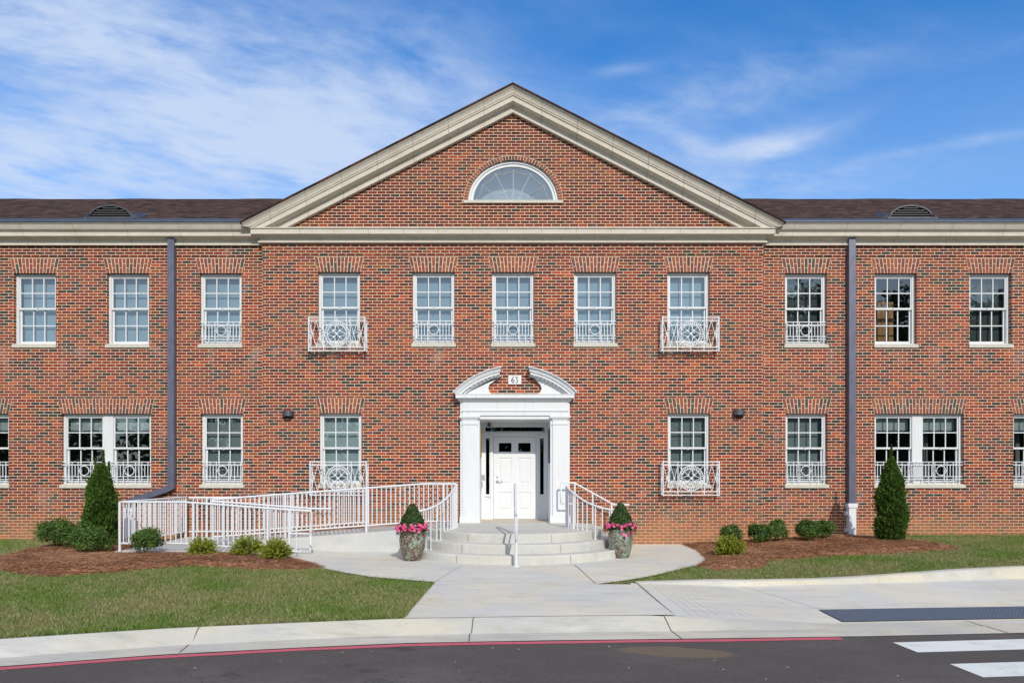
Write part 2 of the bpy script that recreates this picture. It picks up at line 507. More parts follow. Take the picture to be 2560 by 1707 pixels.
M['flash'] = make_simple("eave_flashing", (0.060, 0.075, 0.100), (0.085, 0.102, 0.130), 5.0, 0.5, metal=0.3)
M['black'] = make_simple("black_fill", (0.012, 0.012, 0.013), (0.018, 0.018, 0.02), 5.0, 0.6)
M['louver'] = make_simple("louver_metal", (0.050, 0.048, 0.047), (0.072, 0.070, 0.068), 6.0, 0.6)
M['bronze'] = make_downspout()
M['pvc'] = make_simple("white_pvc", (0.70, 0.71, 0.76), (0.76, 0.77, 0.80), 5.0, 0.4)
M['glass'] = make_glass("window_glass", 0.095, (0.70, 0.76, 0.77))
M['glassd'] = make_glass("door_glass", 0.015, (0.20, 0.21, 0.21))
M['fanglass'] = make_glass("fan_glass", 0.22, (0.70, 0.75, 0.78))
M['blind'] = make_simple("window_blind", (0.36, 0.48, 0.575), (0.41, 0.53, 0.63), 2.0, 0.9)
M['blindd'] = make_simple("dark_blind", (0.27, 0.32, 0.32), (0.315, 0.365, 0.365), 2.0, 0.9)
M['blindm'] = make_simple("mid_blind", (0.50, 0.585, 0.61), (0.55, 0.635, 0.66), 2.0, 0.9)
M['blindk'] = make_simple("black_blind", (0.085, 0.102, 0.098), (0.11, 0.13, 0.125), 2.0, 0.9)
M['blindl'] = make_simple("pale_blind", (0.50, 0.56, 0.55), (0.58, 0.63, 0.62), 2.0, 0.9)
M['wood'] = make_simple("inside_wood", (0.46, 0.22, 0.085), (0.58, 0.29, 0.12), 5.0, 0.6, stretch=(3, 1, 0.4))
M['inner'] = make_simple("inside_plaster", (0.20, 0.20, 0.19), (0.26, 0.26, 0.25), 2.0, 0.9)
M['chrome'] = make_simple("satin_metal", (0.55, 0.55, 0.54), (0.65, 0.65, 0.64), 8.0, 0.35, metal=0.9)
M['gold'] = make_simple("brass_plate", (0.42, 0.28, 0.10), (0.50, 0.34, 0.13), 8.0, 0.4, metal=0.7)
M['ink'] = make_simple("dark_lettering", (0.04, 0.045, 0.055), (0.06, 0.065, 0.075), 8.0, 0.6)
M['plaque'] = make_simple("number_plate", (0.70, 0.71, 0.71), (0.76, 0.77, 0.77), 8.0, 0.6)
M['came'] = make_simple("lead_came", (0.48, 0.50, 0.52), (0.60, 0.62, 0.63), 9.0, 0.5)
M['threshold'] = make_simple("threshold_stone", (0.46, 0.40, 0.31), (0.54, 0.48, 0.38), 9.0, 0.8)
M['pot'] = make_pot()
M['pot_brown'] = make_pot(-0.035)
M['soil'] = make_simple("soil", (0.03, 0.02, 0.014), (0.06, 0.04, 0.028), 30.0, 0.95, bstr=0.6)
M['lawnbase'] = make_simple("lawn_soil", (0.085, 0.115, 0.035), (0.18, 0.18, 0.075), 6.0, 0.95, bstr=0.4, c3=(0.16, 0.13, 0.07))
M['mulchbase'] = make_simple("mulch_base", (0.32, 0.150, 0.080), (0.60, 0.330, 0.190), 26.0, 0.95, bstr=0.9)
M['straw'] = make_leaf("pine_straw", [(0.0, (0.170, 0.070, 0.035)), (0.35, (0.430, 0.205, 0.105)), (0.7, (0.600, 0.335, 0.185)), (1.0, (0.82, 0.58, 0.39))], 0.8, 0.2, 0.15)
M['grass'] = make_grass()
M['tactile'] = make_simple("tactile_plate", (0.075, 0.098, 0.140), (0.105, 0.13, 0.175), 30.0, 0.6, bstr=0.2)
M['paint'] = make_crosswalk()
M['redpaint'] = make_simple("road_paint_red", (0.48, 0.080, 0.110), (0.62, 0.14, 0.18), 40.0, 0.8, bstr=0.3)
M['joint'] = make_simple("joint_sealant", (0.10, 0.085, 0.06), (0.19, 0.16, 0.12), 20.0, 0.9)
M['bark'] = make_simple("bark", (0.07, 0.045, 0.03), (0.13, 0.09, 0.06), 20.0, 0.9, bstr=0.6)
M['boxleaf'] = make_leaf("boxwood_leaf", [(0.0, (0.020, 0.045, 0.010)), (0.45, (0.062, 0.125, 0.022)), (0.8, (0.125, 0.215, 0.038)), (1.0, (0.21, 0.31, 0.075))], 0.5, 0.22, 0.3)
M['topleaf'] = make_leaf("topiary_leaf", [(0.0, (0.014, 0.034, 0.009)), (0.5, (0.040, 0.085, 0.018)), (1.0, (0.10, 0.17, 0.035))], 0.5, 0.15, 0.3)
M['confleaf'] = make_leaf("conifer_spray", [(0.0, (0.020, 0.048, 0.010)), (0.5, (0.058, 0.118, 0.018)), (0.85, (0.125, 0.205, 0.032)), (1.0, (0.22, 0.27, 0.06))], 0.6, 0.22, 0.2)
M['yelleaf'] = make_leaf("yellow_needles", [(0.0, (0.035, 0.070, 0.010)), (0.4, (0.115, 0.165, 0.018)), (0.8, (0.260, 0.300, 0.028)), (1.0, (0.40, 0.42, 0.05))], 0.5, 0.25, 0.3)
M['flowleaf'] = make_leaf("flower_leaf", [(0.0, (0.020, 0.045, 0.014)), (0.6, (0.060, 0.120, 0.030)), (1.0, (0.12, 0.19, 0.05))], 0.4, 0.25)
M['petal'] = make_leaf("pink_petal", [(0.0, (0.72, 0.045, 0.17)), (0.5, (0.85, 0.10, 0.30)), (1.0, (0.90, 0.28, 0.48))], 0.6, 0.25, 0.2)
M['treeleaf'] = make_leaf("tree_leaf", [(0.0, (0.030, 0.055, 0.022)), (0.5, (0.060, 0.100, 0.036)), (1.0, (0.12, 0.18, 0.06))], 0.6, 0.2, 0.2)
M['litter'] = make_simple("paper_scrap", (0.45, 0.42, 0.36), (0.62, 0.60, 0.55), 20.0, 0.9)


# ------------------------------------------------------------------ mesh helpers
class MB:
    def __init__(s):
        s.v, s.f, s.r, s.sm = [], [], [], []
        s.cur = 0.5
        s.smooth = False

    def face(s, pts):
        i = len(s.v)
        s.v.extend(tuple(p) for p in pts)
        s.f.append(tuple(range(i, i + len(pts))))
        s.r.append(s.cur)
        s.sm.append(s.smooth)

    def raw(s, verts, faces):
        i = len(s.v)
        s.v.extend(tuple(p) for p in verts)
        for f in faces:
            s.f.append(tuple(k + i for k in f))
            s.r.append(s.cur)
            s.sm.append(s.smooth)

    def box(s, x0, x1, y0, y1, z0, z1):
        v = [(x0, y0, z0), (x1, y0, z0), (x1, y1, z0), (x0, y1, z0), (x0, y0, z1), (x1, y0, z1), (x1, y1, z1), (x0, y1, z1)]
        s.raw(v, [(0, 3, 2, 1), (4, 5, 6, 7), (0, 1, 5, 4), (1, 2, 6, 5), (2, 3, 7, 6), (3, 0, 4, 7)])

    def hexa(s, b, t):
        """b, t: four points each (bottom ring, top ring)"""
        s.raw(list(b) + list(t), [(0, 3, 2, 1), (4, 5, 6, 7), (0, 1, 5, 4), (1, 2, 6, 5), (2, 3, 7, 6), (3, 0, 4, 7)])

    def prism_xz(s, poly, y0, y1):
        """poly in (x,z); extruded from y0 (front) to y1"""
        n = len(poly)
        v = [(x, y0, z) for x, z in poly] + [(x, y1, z) for x, z in poly]
        s.raw(v, [tuple(range(n)), tuple(range(2 * n - 1, n - 1, -1))] + [(i, i + n, (i + 1) % n + n, (i + 1) % n) for i in range(n)])

    def prism_xy(s, poly, z0, z1):
        n = len(poly)
        v = [(x, y, z0) for x, y in poly] + [(x, y, z1) for x, y in poly]
        s.raw(v, [tuple(range(n - 1, -1, -1)), tuple(range(n, 2 * n))] + [(i, (i + 1) % n, (i + 1) % n + n, i + n) for i in range(n)])

    def prism_yz(s, poly, x0, x1):
        n = len(poly)
        v = [(x0, y, z) for y, z in poly] + [(x1, y, z) for y, z in poly]
        s.raw(v, [tuple(range(n)), tuple(range(2 * n - 1, n - 1, -1))] + [(i, i + n, (i + 1) % n + n, (i + 1) % n) for i in range(n)])

    def tube(s, pts, r, n=8, closed=False, caps=True):
        sm = s.smooth
        s.smooth = True
        P = [Vector(p) for p in pts]
        m = len(P)
        rings = []
        up0 = Vector((0, 0, 1))
        for i in range(m):
            if closed:
                d = P[(i + 1) % m] - P[i - 1]
            else:
                d = P[min(i + 1, m - 1)] - P[max(i - 1, 0)]
            d.normalize()
            a = up0 if abs(d.z) < 0.95 else Vector((0, 1, 0))
            u = d.cross(a).normalized()
            w_ = u.cross(d).normalized()
            rings.append([P[i] + (u * math.cos(2 * math.pi * k / n) + w_ * math.sin(2 * math.pi * k / n)) * r for k in range(n)])
        v = [p for rg in rings for p in rg]
        f = []
        for i in range(m if closed else m - 1):
            j = (i + 1) % m
            for k in range(n):
                l = (k + 1) % n
                f.append((i * n + k, i * n + l, j * n + l, j * n + k))
        s.raw(v, f)
        s.smooth = False
        if caps and not closed:
            s.face(rings[0][::-1])
            s.face(rings[-1])
        s.smooth = sm

    def bar(s, p0, p1, wd, hd=None):
        """square bar between two points"""
        hd = hd or wd
        a, b = Vector(p0), Vector(p1)
        d = (b - a).normalized()
        up = Vector((0, 0, 1)) if abs(d.z) < 0.95 else Vector((0, 1, 0))
        u = d.cross(up).normalized() * wd * 0.5
        w_ = u.cross(d).normalized() * hd * 0.5
        s.hexa([a - u - w_, a + u - w_, a + u + w_, a - u + w_], [b - u - w_, b + u - w_, b + u + w_, b - u + w_])

    def lathe(s, prof, c=(0, 0, 0), n=32):
        sm = s.smooth
        s.smooth = True
        v, f = [], []
        for r, z in prof:
            for k in range(n):
                a = 2 * math.pi * k / n
                v.append((c[0] + r * math.cos(a), c[1] + r * math.sin(a), c[2] + z))
        for i in range(len(prof) - 1):
            for k in range(n):
                l = (k + 1) % n
                f.append((i * n + k, i * n + l, (i + 1) * n + l, (i + 1) * n + k))
        s.raw(v, f)
        s.smooth = sm

    def build(s, name, material, parent=None, fix=True):
        me = bpy.data.meshes.new(name)
        me.from_pydata(s.v, [], s.f)
        me.polygons.foreach_set('use_smooth', s.sm)
        a = me.attributes.new('rnd', 'FLOAT', 'FACE')
        a.data.foreach_set('value', s.r)
        if fix:
            bm = bmesh.new()
            bm.from_mesh(me)
            bmesh.ops.recalc_face_normals(bm, faces=bm.faces)
            bm.to_mesh(me)
            bm.free()
        me.materials.append(material)
        me.update()
        o = bpy.data.objects.new(name, me)
        COL.objects.link(o)
        if parent:
            o.parent = parent
        return o


def np_mesh(name, verts, faces, rnd, material, parent=None):
    """verts (n,3) faces (m,k) as arrays"""
    me = bpy.data.meshes.new(name)
    n, (m_, k) = len(verts), faces.shape
    me.vertices.add(n)
    me.vertices.foreach_set('co', np.ascontiguousarray(verts, dtype=np.float32).ravel())
    me.loops.add(m_ * k)
    me.loops.foreach_set('vertex_index', np.ascontiguousarray(faces, dtype=np.int32).ravel())
    me.polygons.add(m_)
    me.polygons.foreach_set('loop_start', np.arange(0, m_ * k, k, dtype=np.int32))
    me.polygons.foreach_set('loop_total', np.full(m_, k, dtype=np.int32))
    a = me.attributes.new('rnd', 'FLOAT', 'FACE')
    a.data.foreach_set('value', np.ascontiguousarray(rnd, dtype=np.float32))
    me.materials.append(material)
    me.update(calc_edges=True)
    me.validate()
    o = bpy.data.objects.new(name, me)
    COL.objects.link(o)
    if parent:
        o.parent = parent
    return o


def tag(o, label=None, cat=None, group=None, kind=None):
    if label: o['label'] = label
    if cat: o['category'] = cat
    if group: o['group'] = group
    if kind: o['kind'] = kind
    return o


def empty(name, loc=(0, 0, 0), rz=0.0):
    o = bpy.data.objects.new(name, None)
    o.location = loc
    o.rotation_euler = (0, 0, rz)
    o.empty_display_size = 0.2
    COL.objects.link(o)
    return o


def copy_tree(o, parent=None):
    c = o.copy()
    COL.objects.link(c)
    if parent:
        c.parent = parent
    for ch in list(o.children):
        copy_tree(ch, c)
    return c


def lerp(a, b, t):
    return a + (b - a) * t


def sstep(a, b, x):
    t = np.clip((x - a) / (b - a), 0, 1)
    return t * t * (3 - 2 * t)


# ------------------------------------------------------------------ ground shape
KX = [-40, -16, -12, -8, -5.54, -3.92, -2.49, -1.32, 0.4, 2.08, 4.2, 6.27, 8.5, 14, 40]
KY = [-34, -13.4, -11.0, -9.10, -8.20, -7.68, -7.38, -7.17, -7.04, -6.96, -6.84, -6.66, -6.45, -5.9, -3.0]


def kerb_y(x):
    return np.interp(x, KX, KY)


RKX = [1.2, 1.93, 3.46, 5.6, 8.5, 14, 40]     # kerb behind the pavement on the right
RKY = [-5.22, -5.08, -5.02, -4.74, -4.2, -3.3, 1.0]


def rkerb_y(x):
    return np.interp(x, RKX, RKY)


def G(x, y):
    x = np.asarray(x, dtype=float); y = np.asarray(y, dtype=float)
    yk = np.where(x > 1.5, -7.0, kerb_y(x))
    z = -0.15 + 0.15 * np.clip((y - yk) / 3.2, 0, 1)
    z = z + 0.11 * sstep(-3.0, -5.5, x) * sstep(-6.0, -3.6, y)
    z = z + 0.20 * sstep(3.8, 8.5, x) * sstep(-4.6, -0.8, y) + 0.07 * sstep(4.0, 8.0, x) * sstep(-5.6, -4.2, y) * (1 - sstep(-4.2, -0.8, y))
    return z


def gz(x, y):
    return float(G(x, y))


def grid_sheet(name, xs, ylo, yhi, ny, zf, material, parent=None):
    xs = np.asarray(xs, float)
    T = np.linspace(0, 1, ny + 1)
    V = []
    for x in xs:
        for t in T:
            y = ylo(x) * (1 - t) + yhi(x) * t
            V.append((x, y, zf(x, y)))
    F = []
    k = ny + 1
    for i in range(len(xs) - 1):
        for j in range(ny):
            F.append((i * k + j, (i + 1) * k + j, (i + 1) * k + j + 1, i * k + j + 1))
    b = MB()
    b.smooth = True
    b.raw(V, F)
    return b.build(name, material, parent)


# base ground reaching the horizon
b = MB()
b.face([(-900, -900, -0.62), (900, -900, -0.62), (900, 900, -0.62), (-900, 900, -0.62)])
tag(b.build('ground', M['lawnbase']), 'wide grassy ground around the building', 'ground', kind='structure')

# road
b = MB()
b.face([(-70, -40, -0.30), (70, -40, -0.30), (70, -4, -0.30), (-70, -4, -0.30)])
tag(b.build('road', M['asphalt']), 'dark asphalt road in front of the kerb', 'road', kind='structure')

# lawns (soil sheets)
lx = np.linspace(-30, -0.2, 90)
tag(grid_sheet('lawn', lx, lambda x: float(kerb_y(x)), lambda x: 0.3, 26, lambda x, y: gz(x, y) - 0.012, M['lawnbase']),
    'left lawn soil between kerb and brick wall', 'lawn', kind='structure')
rx = np.linspace(1.2, 30, 90)
tag(grid_sheet('lawn', rx, lambda x: float(rkerb_y(x)) + 0.06, lambda x: 0.3, 20, lambda x, y: gz(x, y) - 0.012, M['lawnbase']),
    'right lawn soil behind the low kerb', 'lawn', kind='structure')


# kerb and gutter
def kerb_h(x):
    return float(np.interp(x, [1.7, 4.1, 7.6, 9.6], [0.15, 0.015, 0.015, 0.15]))


def kerb_profile(x, y, nx, ny_):
    h = kerb_h(x)
    zt = -0.30 + h
    zb = min(zt - 0.002, -0.284)
    pr = [(0.0, zt), (0.025, zt - 0.001), (0.035, lerp(zt, zb, 0.05)), (0.30, lerp(zt, zb, 0.96)), (0.315, zb), (0.64, -0.293)]
    return [(x + nx * s_, y + ny_ * s_, z) for s_, z in pr]


cuts = [-3.55, -0.44, 1.86, 5.72]   # joints across the kerb
xs = np.concatenate([np.linspace(-24, 20, 177)])
b = MB()
rows = []
for x in xs:
    y = float(kerb_y(x))
    dydx = (float(kerb_y(x + 0.1)) - float(kerb_y(x - 0.1))) / 0.2
    n_ = Vector((dydx, -1.0)).normalized()
    rows.append(kerb_profile(x, y, n_.x, n_.y))
k = len(rows[0])
V = [p for rw in rows for p in rw]
F = [(i * k + j, i * k + j + 1, (i + 1) * k + j + 1, (i + 1) * k + j) for i in range(len(rows) - 1) for j in range(k - 1)]
b.raw(V, F)
kerb = tag(b.build('kerb', M['kerb']), 'pale rolled concrete kerb and gutter along the asphalt', 'kerb', kind='structure')
for x in (-3.62, -0.44, 1.90, 5.9, 9.0, -7.2):
    y = float(kerb_y(x))
    dydx = (float(kerb_y(x + 0.1)) - float(kerb_y(x - 0.1))) / 0.2
    n_ = Vector((dydx, -1.0)).normalized()
    skew = -0.10 if x < 0 else 0.04
    A = kerb_profile(x, y, n_.x, n_.y)
    b = MB()
    rnd_ = random.Random(int(x * 10))
    off = [rnd_.uniform(-0.012, 0.012) + skew * i / 5 for i in range(6)]
    for i in range(5):
        p, q = A[i], A[i + 1]
        b.face([(p[0] - 0.007 + off[i], p[1], p[2] + 0.004), (q[0] - 0.007 + off[i + 1], q[1], q[2] + 0.004),
                (q[0] + 0.007 + off[i + 1], q[1], q[2] + 0.004), (p[0] + 0.007 + off[i], p[1], p[2] + 0.004)])
    b.build('joint', M['joint'], kerb)

# red line and crosswalk
b = MB()
rx_ = np.linspace(-22, 3.83, 130)
V = []
for x in rx_:
    y = float(kerb_y(x))
    dydx = (float(kerb_y(x + 0.1)) - float(kerb_y(x - 0.1))) / 0.2
    n_ = Vector((dydx, -1.0)).normalized()
    for d in (0.670, 0.780):
        wv = 0.006 * math.sin(x * 3.1) + 0.004 * math.sin(x * 11.3 + d * 40)
        V.append((x + n_.x * (d + wv), y + n_.y * (d + wv), -0.2958))
b.raw(V, [(2 * i, 2 * i + 1, 2 * i + 3, 2 * i + 2) for i in range(len(rx_) - 1)])
tag(b.build('red_line', M['redpaint']), 'red no parking line painted along the gutter', 'road line', kind='structure')
for i, (ya, yb) in enumerate(((-7.77, -8.20), (-8.65, -9.10), (-9.53, -9.98), (-10.41, -10.86), (-11.3, -11.75))):
    b = MB()
    b.face([(4.36 + 0.09 * i, ya, -0.2956), (4.39 + 0.09 * i, yb, -0.2956), (9.0, yb + 0.46, -0.2956), (9.0, ya + 0.46, -0.2956)])
    tag(b.build('crosswalk_stripe', M['paint']), ['white crosswalk stripe nearest the gutter', 'second white crosswalk stripe out from the gutter'][i] if i < 2 else 'white crosswalk stripe further out in the road',
        'road marking', 'white stripes of the crosswalk', 'structure')

# walkway: approach + pad
LYP = [(-7.3, -1.33), (-5.06, -1.18), (-4.96, -1.50), (-4.70, -2.26), (-4.3, -2.85), (-3.85, -3.30), (-3.3, -3.95), (-2.6, -4.6), (0.0, -4.6)]
RYP = [(-7.3, 2.06), (-5.20, 1.88), (-5.18, 1.29), (-4.85, 1.85), (-4.52, 2.29), (-3.6, 3.24), (-2.7, 3.67), (-1.28, 3.87), (0.0, 3.87)]


def Lx(y): return float(np.interp(y, [p[0] for p in LYP], [p[1] for p in LYP]))
def Rx(y): return float(np.interp(y, [p[0] for p in RYP], [p[1] for p in RYP]))


ys = sorted(set([p[0] for p in LYP[1:]] + [p[0] for p in RYP[1:]] + list(np.linspace(-6.9, 0.0, 40))))
b = MB()
b.smooth = True
V, F = [], []
NXW = 24
for j, y in enumerate(ys):
    for i in range(NXW + 1):
        x = lerp(Lx(y), Rx(y), i / NXW)
        yy = y
        V.append((x, yy, gz(x, yy) + 0.012))
# front row follows the kerb
F = [(j * (NXW + 1) + i, j * (NXW + 1) + i + 1, (j + 1) * (NXW + 1) + i + 1, (j + 1) * (NXW + 1) + i) for j in range(len(ys) - 1) for i in range(NXW)]
base = len(V)
for i in range(NXW + 1):
    x = lerp(Lx(-7.3), Rx(-7.3), i / NXW)
    V.append((x, float(kerb_y(x)) - 0.002, -0.146))
F += [(base + i, base + i + 1, i + 1, i) for i in range(NXW)]
b.raw(V, F)
walk = tag(b.build('path', M['concrete']), 'pale concrete path leading to the entrance steps', 'path', kind='structure')


def strip(name, pts, wd, zf, material, parent=None, lift=0.016):
    b = MB()
    for (p, q) in zip(pts[:-1], pts[1:]):
        d = Vector((q[0] - p[0], q[1] - p[1]))
        n_ = Vector((-d.y, d.x)).normalized() * wd * 0.5
        m_ = max(2, int(d.length / 0.25))
        for i in range(m_):
            a = (lerp(p[0], q[0], i / m_), lerp(p[1], q[1], i / m_))
            c = (lerp(p[0], q[0], (i + 1) / m_), lerp(p[1], q[1], (i + 1) / m_))
            b.face([(a[0] - n_.x, a[1] - n_.y, zf(*a) + lift), (a[0] + n_.x, a[1] + n_.y, zf(*a) + lift),
                    (c[0] + n_.x, c[1] + n_.y, zf(*c) + lift), (c[0] - n_.x, c[1] - n_.y, zf(*c) + lift)])
    return b.build(name, material, parent)


strip('joint', [(1.28, -5.17), (1.10, -3.52)], 0.012, gz, M['joint'], walk)
strip('joint', [(-1.19, -5.05), (-0.86, -3.60)], 0.006, gz, M['joint'], walk)
strip('joint', [(-1.18, -5.03), (1.28, -5.17)], 0.005, gz, M['joint'], walk)

# right pavement with dropped kerb


def pav_z(x, t):
    zf_ = -0.30 + kerb_h(x) + 0.002
    zb = float(np.interp(x, [1.93, 3.6, 9, 20], [-0.055, -0.115, -0.115, -0.11]))
    return lerp(zf_, zb, t)


xs = np.linspace(1.9, 26, 110)
V, F = [], []
nt = 10
for x in xs:
    ya, yb = float(kerb_y(x)) - 0.002, float(rkerb_y(x))
    for j in range(nt + 1):
        t_ = j / nt
        V.append((x - 0.09 * t_ * (1 if x < 2.5 else 0), lerp(ya, yb, t_), pav_z(x, t_) + 0.006 * t_ - 0.003))
F = [(i * (nt + 1) + j, (i + 1) * (nt + 1) + j, (i + 1) * (nt + 1) + j + 1, i * (nt + 1) + j + 1) for i in range(len(xs) - 1) for j in range(nt)]
b = MB(); b.smooth = True
b.raw(V, F)
pav = tag(b.build('pavement', M['concrete']), 'pale concrete pavement ramp sloping to the crosswalk', 'pavement', kind='structure')


def pz(x, y):
    t_ = (y - float(kerb_y(x))) / (float(rkerb_y(x)) - float(kerb_y(x)))
    return pav_z(x, t_)


strip('joint', [(1.92, -5.10), (2.06, -6.94)], 0.014, pz, M['joint'], pav, 0.010)
strip('joint', [(3.55, -5.05), (4.24, -6.24)], 0.006, pz, M['joint'], pav, 0.009)
for i in range(16):      # grooves of the flares
    f = i / 16
    strip('groove', [(2.12 + 1.3 * f, -5.14), (2.30 + 1.9 * f, -6.90 + 0.42 * f)], 0.005, pz, M['kerb'], pav, 0.0085)
for i in range(14):
    f = i / 14
    strip('groove', [(7.3 + 2.4 * f, -4.55 + 0.40 * f), (7.9 + 2.6 * f, -5.95 + 0.25 * f)], 0.007, pz, M['kerb'], pav, 0.0085)

# tactile plate
b = MB()
tp = [(4.19, -6.27), (4.26, -6.80), (7.75, -6.50), (7.68, -5.97)]


def tpt(u, v):
    a = (lerp(tp[1][0], tp[2][0], u), lerp(tp[1][1], tp[2][1], u))
    c = (lerp(tp[0][0], tp[3][0], u), lerp(tp[0][1], tp[3][1], u))
    return lerp(a[0], c[0], v), lerp(a[1], c[1], v)


V, F = [], []
for i in range(21):
    for j in range(5):
        x, y = tpt(i / 20, j / 4)
        V.append((x, y, pz(x, y) + 0.012))
F = [(i * 5 + j, (i + 1) * 5 + j, (i + 1) * 5 + j + 1, i * 5 + j + 1) for i in range(20) for j in range(4)]
b.raw(V, F)
plate = tag(empty('tactile_plate', (0, 0, 0)), 'dark blue tactile warning plate set in the pavement ramp', 'tactile paving')
b.build('plate', M['tactile'], plate)
b = MB()
for i in range(64):
    for j in range(9):
        x, y = tpt((i + 0.6) / 65, (j + 0.6) / 10)
        z = pz(x, y) + 0.012
        r0, r1 = 0.015, 0.009
        n = 6
        ring0 = [(x + r0 * math.cos(2 * math.pi * k / n), y + r0 * math.sin(2 * math.pi * k / n), z + 0.0003) for k in range(n)]
        ring1 = [(x + r1 * math.cos(2 * math.pi * k / n), y + r1 * math.sin(2 * math.pi * k / n), z + 0.006) for k in range(n)]
        b.raw(ring0 + ring1, [(k, (k + 1) % n, (k + 1) % n + n, k + n) for k in range(n)] + [tuple(range(n, 2 * n))])
tag(b.build('domes', M['tactile'], plate), kind='stuff')

# low kerb behind the pavement
xs = np.linspace(1.93, 24, 100)
rows = []
for x in xs:
    y = float(rkerb_y(x))
    dydx = (float(rkerb_y(x + 0.1)) - float(rkerb_y(x - 0.1))) / 0.2
    n_ = Vector((dydx, -1.0)).normalized()
    zt = max(gz(x, y + 0.1) + 0.004, pav_z(x, 1.0) + float(np.interp(x, [1.93, 3.2], [0.006, 0.080])))
    pr = [(-0.16, zt - 0.2), (-0.16, zt), (-0.03, zt), (0.0, zt - 0.018), (0.025, pav_z(x, 1.0) - 0.05)]
    rows.append([(x + n_.x * s_, y + n_.y * s_, z) for s_, z in pr])
k = 5
b = MB(); b.smooth = False
b.raw([p for rw in rows for p in rw], [(i * k + j, i * k + j + 1, (i + 1) * k + j + 1, (i + 1) * k + j) for i in range(len(rows) - 1) for j in range(k - 1)])
b.face(rows[0])
tag(b.build('kerb', M['kerb']), 'low concrete kerb holding back the right lawn', 'kerb', kind='structure')

# ------------------------------------------------------------------ building
CX = 0.02            # axis of the gable
HALF = 5.71
WY = 0.106           # face of the wings
EXT = 16.0
DX = 0.0675          # axis of the doorway
H0U, H1U = 4.585, 6.215
H0L, H1L = 1.365, 2.995
WW = 0.965
bld = tag(empty('brick_building', (0, 0, 0)), 'long two storey red brick building with a pale stone pediment and white doorway', 'building')

# openings: (xc, width, z0, z1, kind)
C_UP = [-3.95, -1.79, 0.025, 1.90, 4.03]
C_LO = [-3.92, 4.04]
WL_UP = [-11.10 - 2.13, -10.97, -8.83, -6.70]
WR_UP = [6.76, 8.82, 11.00, 13.15]
WL_LO = [(-12.60, 2.06), (-9.33, 2.06), (-6.67, WW)]
WR_LO = [(6.77, WW), (9.36, 2.05), (12.55, 2.05)]


def wall_quads(b, x0, x1, z0, z1, y, holes, depth, side=0.0):
    xs = sorted(set([x0, x1] + [h[0] for h in holes] + [h[1] for h in holes]))
    zs = sorted(set([z0, z1] + [h[2] for h in holes] + [h[3] for h in holes]))
    for i in range(len(xs) - 1):
        for j in range(len(zs) - 1):
            mx_, mz_ = (xs[i] + xs[i + 1]) / 2, (zs[j] + zs[j + 1]) / 2
            if any(h[0] < mx_ < h[1] and h[2] < mz_ < h[3] for h in holes):
                continue
            b.face([(xs[i], y, zs[j]), (xs[i + 1], y, zs[j]), (xs[i + 1], y, zs[j + 1]), (xs[i], y, zs[j + 1])])
    for (a, c, d, e) in holes:
        b.face([(a, y, d), (a, y, e), (a, y + depth, e), (a, y + depth, d)])
        b.face([(c, y, d), (c, y + depth, d), (c, y + depth, e), (c, y, e)])
        b.face([(a, y, e), (c, y, e), (c, y + depth, e), (a, y + depth, e)])
        b.face([(a, y, d), (a, y + depth, d), (c, y + depth, d), (c, y, d)])


REV = 0.20
# middle block
holes = [(x - WW / 2, x + WW / 2, H0U, H1U) for x in C_UP] + [(x - WW / 2, x + WW / 2, H0L, H1L) for x in C_LO]
holes.append((DX - 0.99, DX + 0.99, -0.2, 2.96))
b = MB()
wall_quads(b, CX - HALF, CX + HALF, -0.4, 7.10, 0.0, holes, REV)
# returns of the projecting block
b.face([(CX - HALF, 0, -0.4), (CX - HALF, 0, 7.10), (CX - HALF, 0.6, 7.10), (CX - HALF, 0.6, -0.4)])
b.face([(CX + HALF, 0, -0.4), (CX + HALF, 0.6, -0.4), (CX + HALF, 0.6, 7.10), (CX + HALF, 0, 7.10)])
# gable with the half round opening
SL = 0.508
FX, FZ, FA, FB = 0.027, 7.845, 1.032, 0.928
gx = np.concatenate([np.linspace(CX - 5.3, FX - FA, 12), FX - FA * np.cos(np.linspace(0, math.pi, 49))[1:-1], np.linspace(FX + FA, CX + 5.3, 12)])


def gtop(x): return 9.86 - SL * abs(x - CX)


for xa, xb in zip(gx[:-1], gx[1:]):
    za = zb = 7.08
    mid = (xa + xb) / 2
    if abs(mid - FX) < FA:
        b.face([(xa, 0, 7.08), (xb, 0, 7.08), (xb, 0, FZ), (xa, 0, FZ)])
        za = FZ + FB * math.sqrt(max(0, 1 - ((xa - FX) / FA) ** 2))
        zb = FZ + FB * math.sqrt(max(0, 1 - ((xb - FX) / FA) ** 2))
        b.face([(xa, 0, za), (xb, 0, zb), (xb, 0.14, zb), (xa, 0.14, za)])
    elif gtop(xa) < 7.1 and gtop(xb) < 7.1:
        continue
    if xa < CX < xb:
        b.face([(xa, 0, za), (xb, 0, zb), (xb, 0, gtop(xb)), (CX, 0, gtop(CX)), (xa, 0, gtop(xa))])
    else:
        b.face([(xa, 0, za), (xb, 0, zb), (xb, 0, max(zb, gtop(xb))), (xa, 0, max(za, gtop(xa)))])
b.build('wall', M['brick'], bld, fix=False)
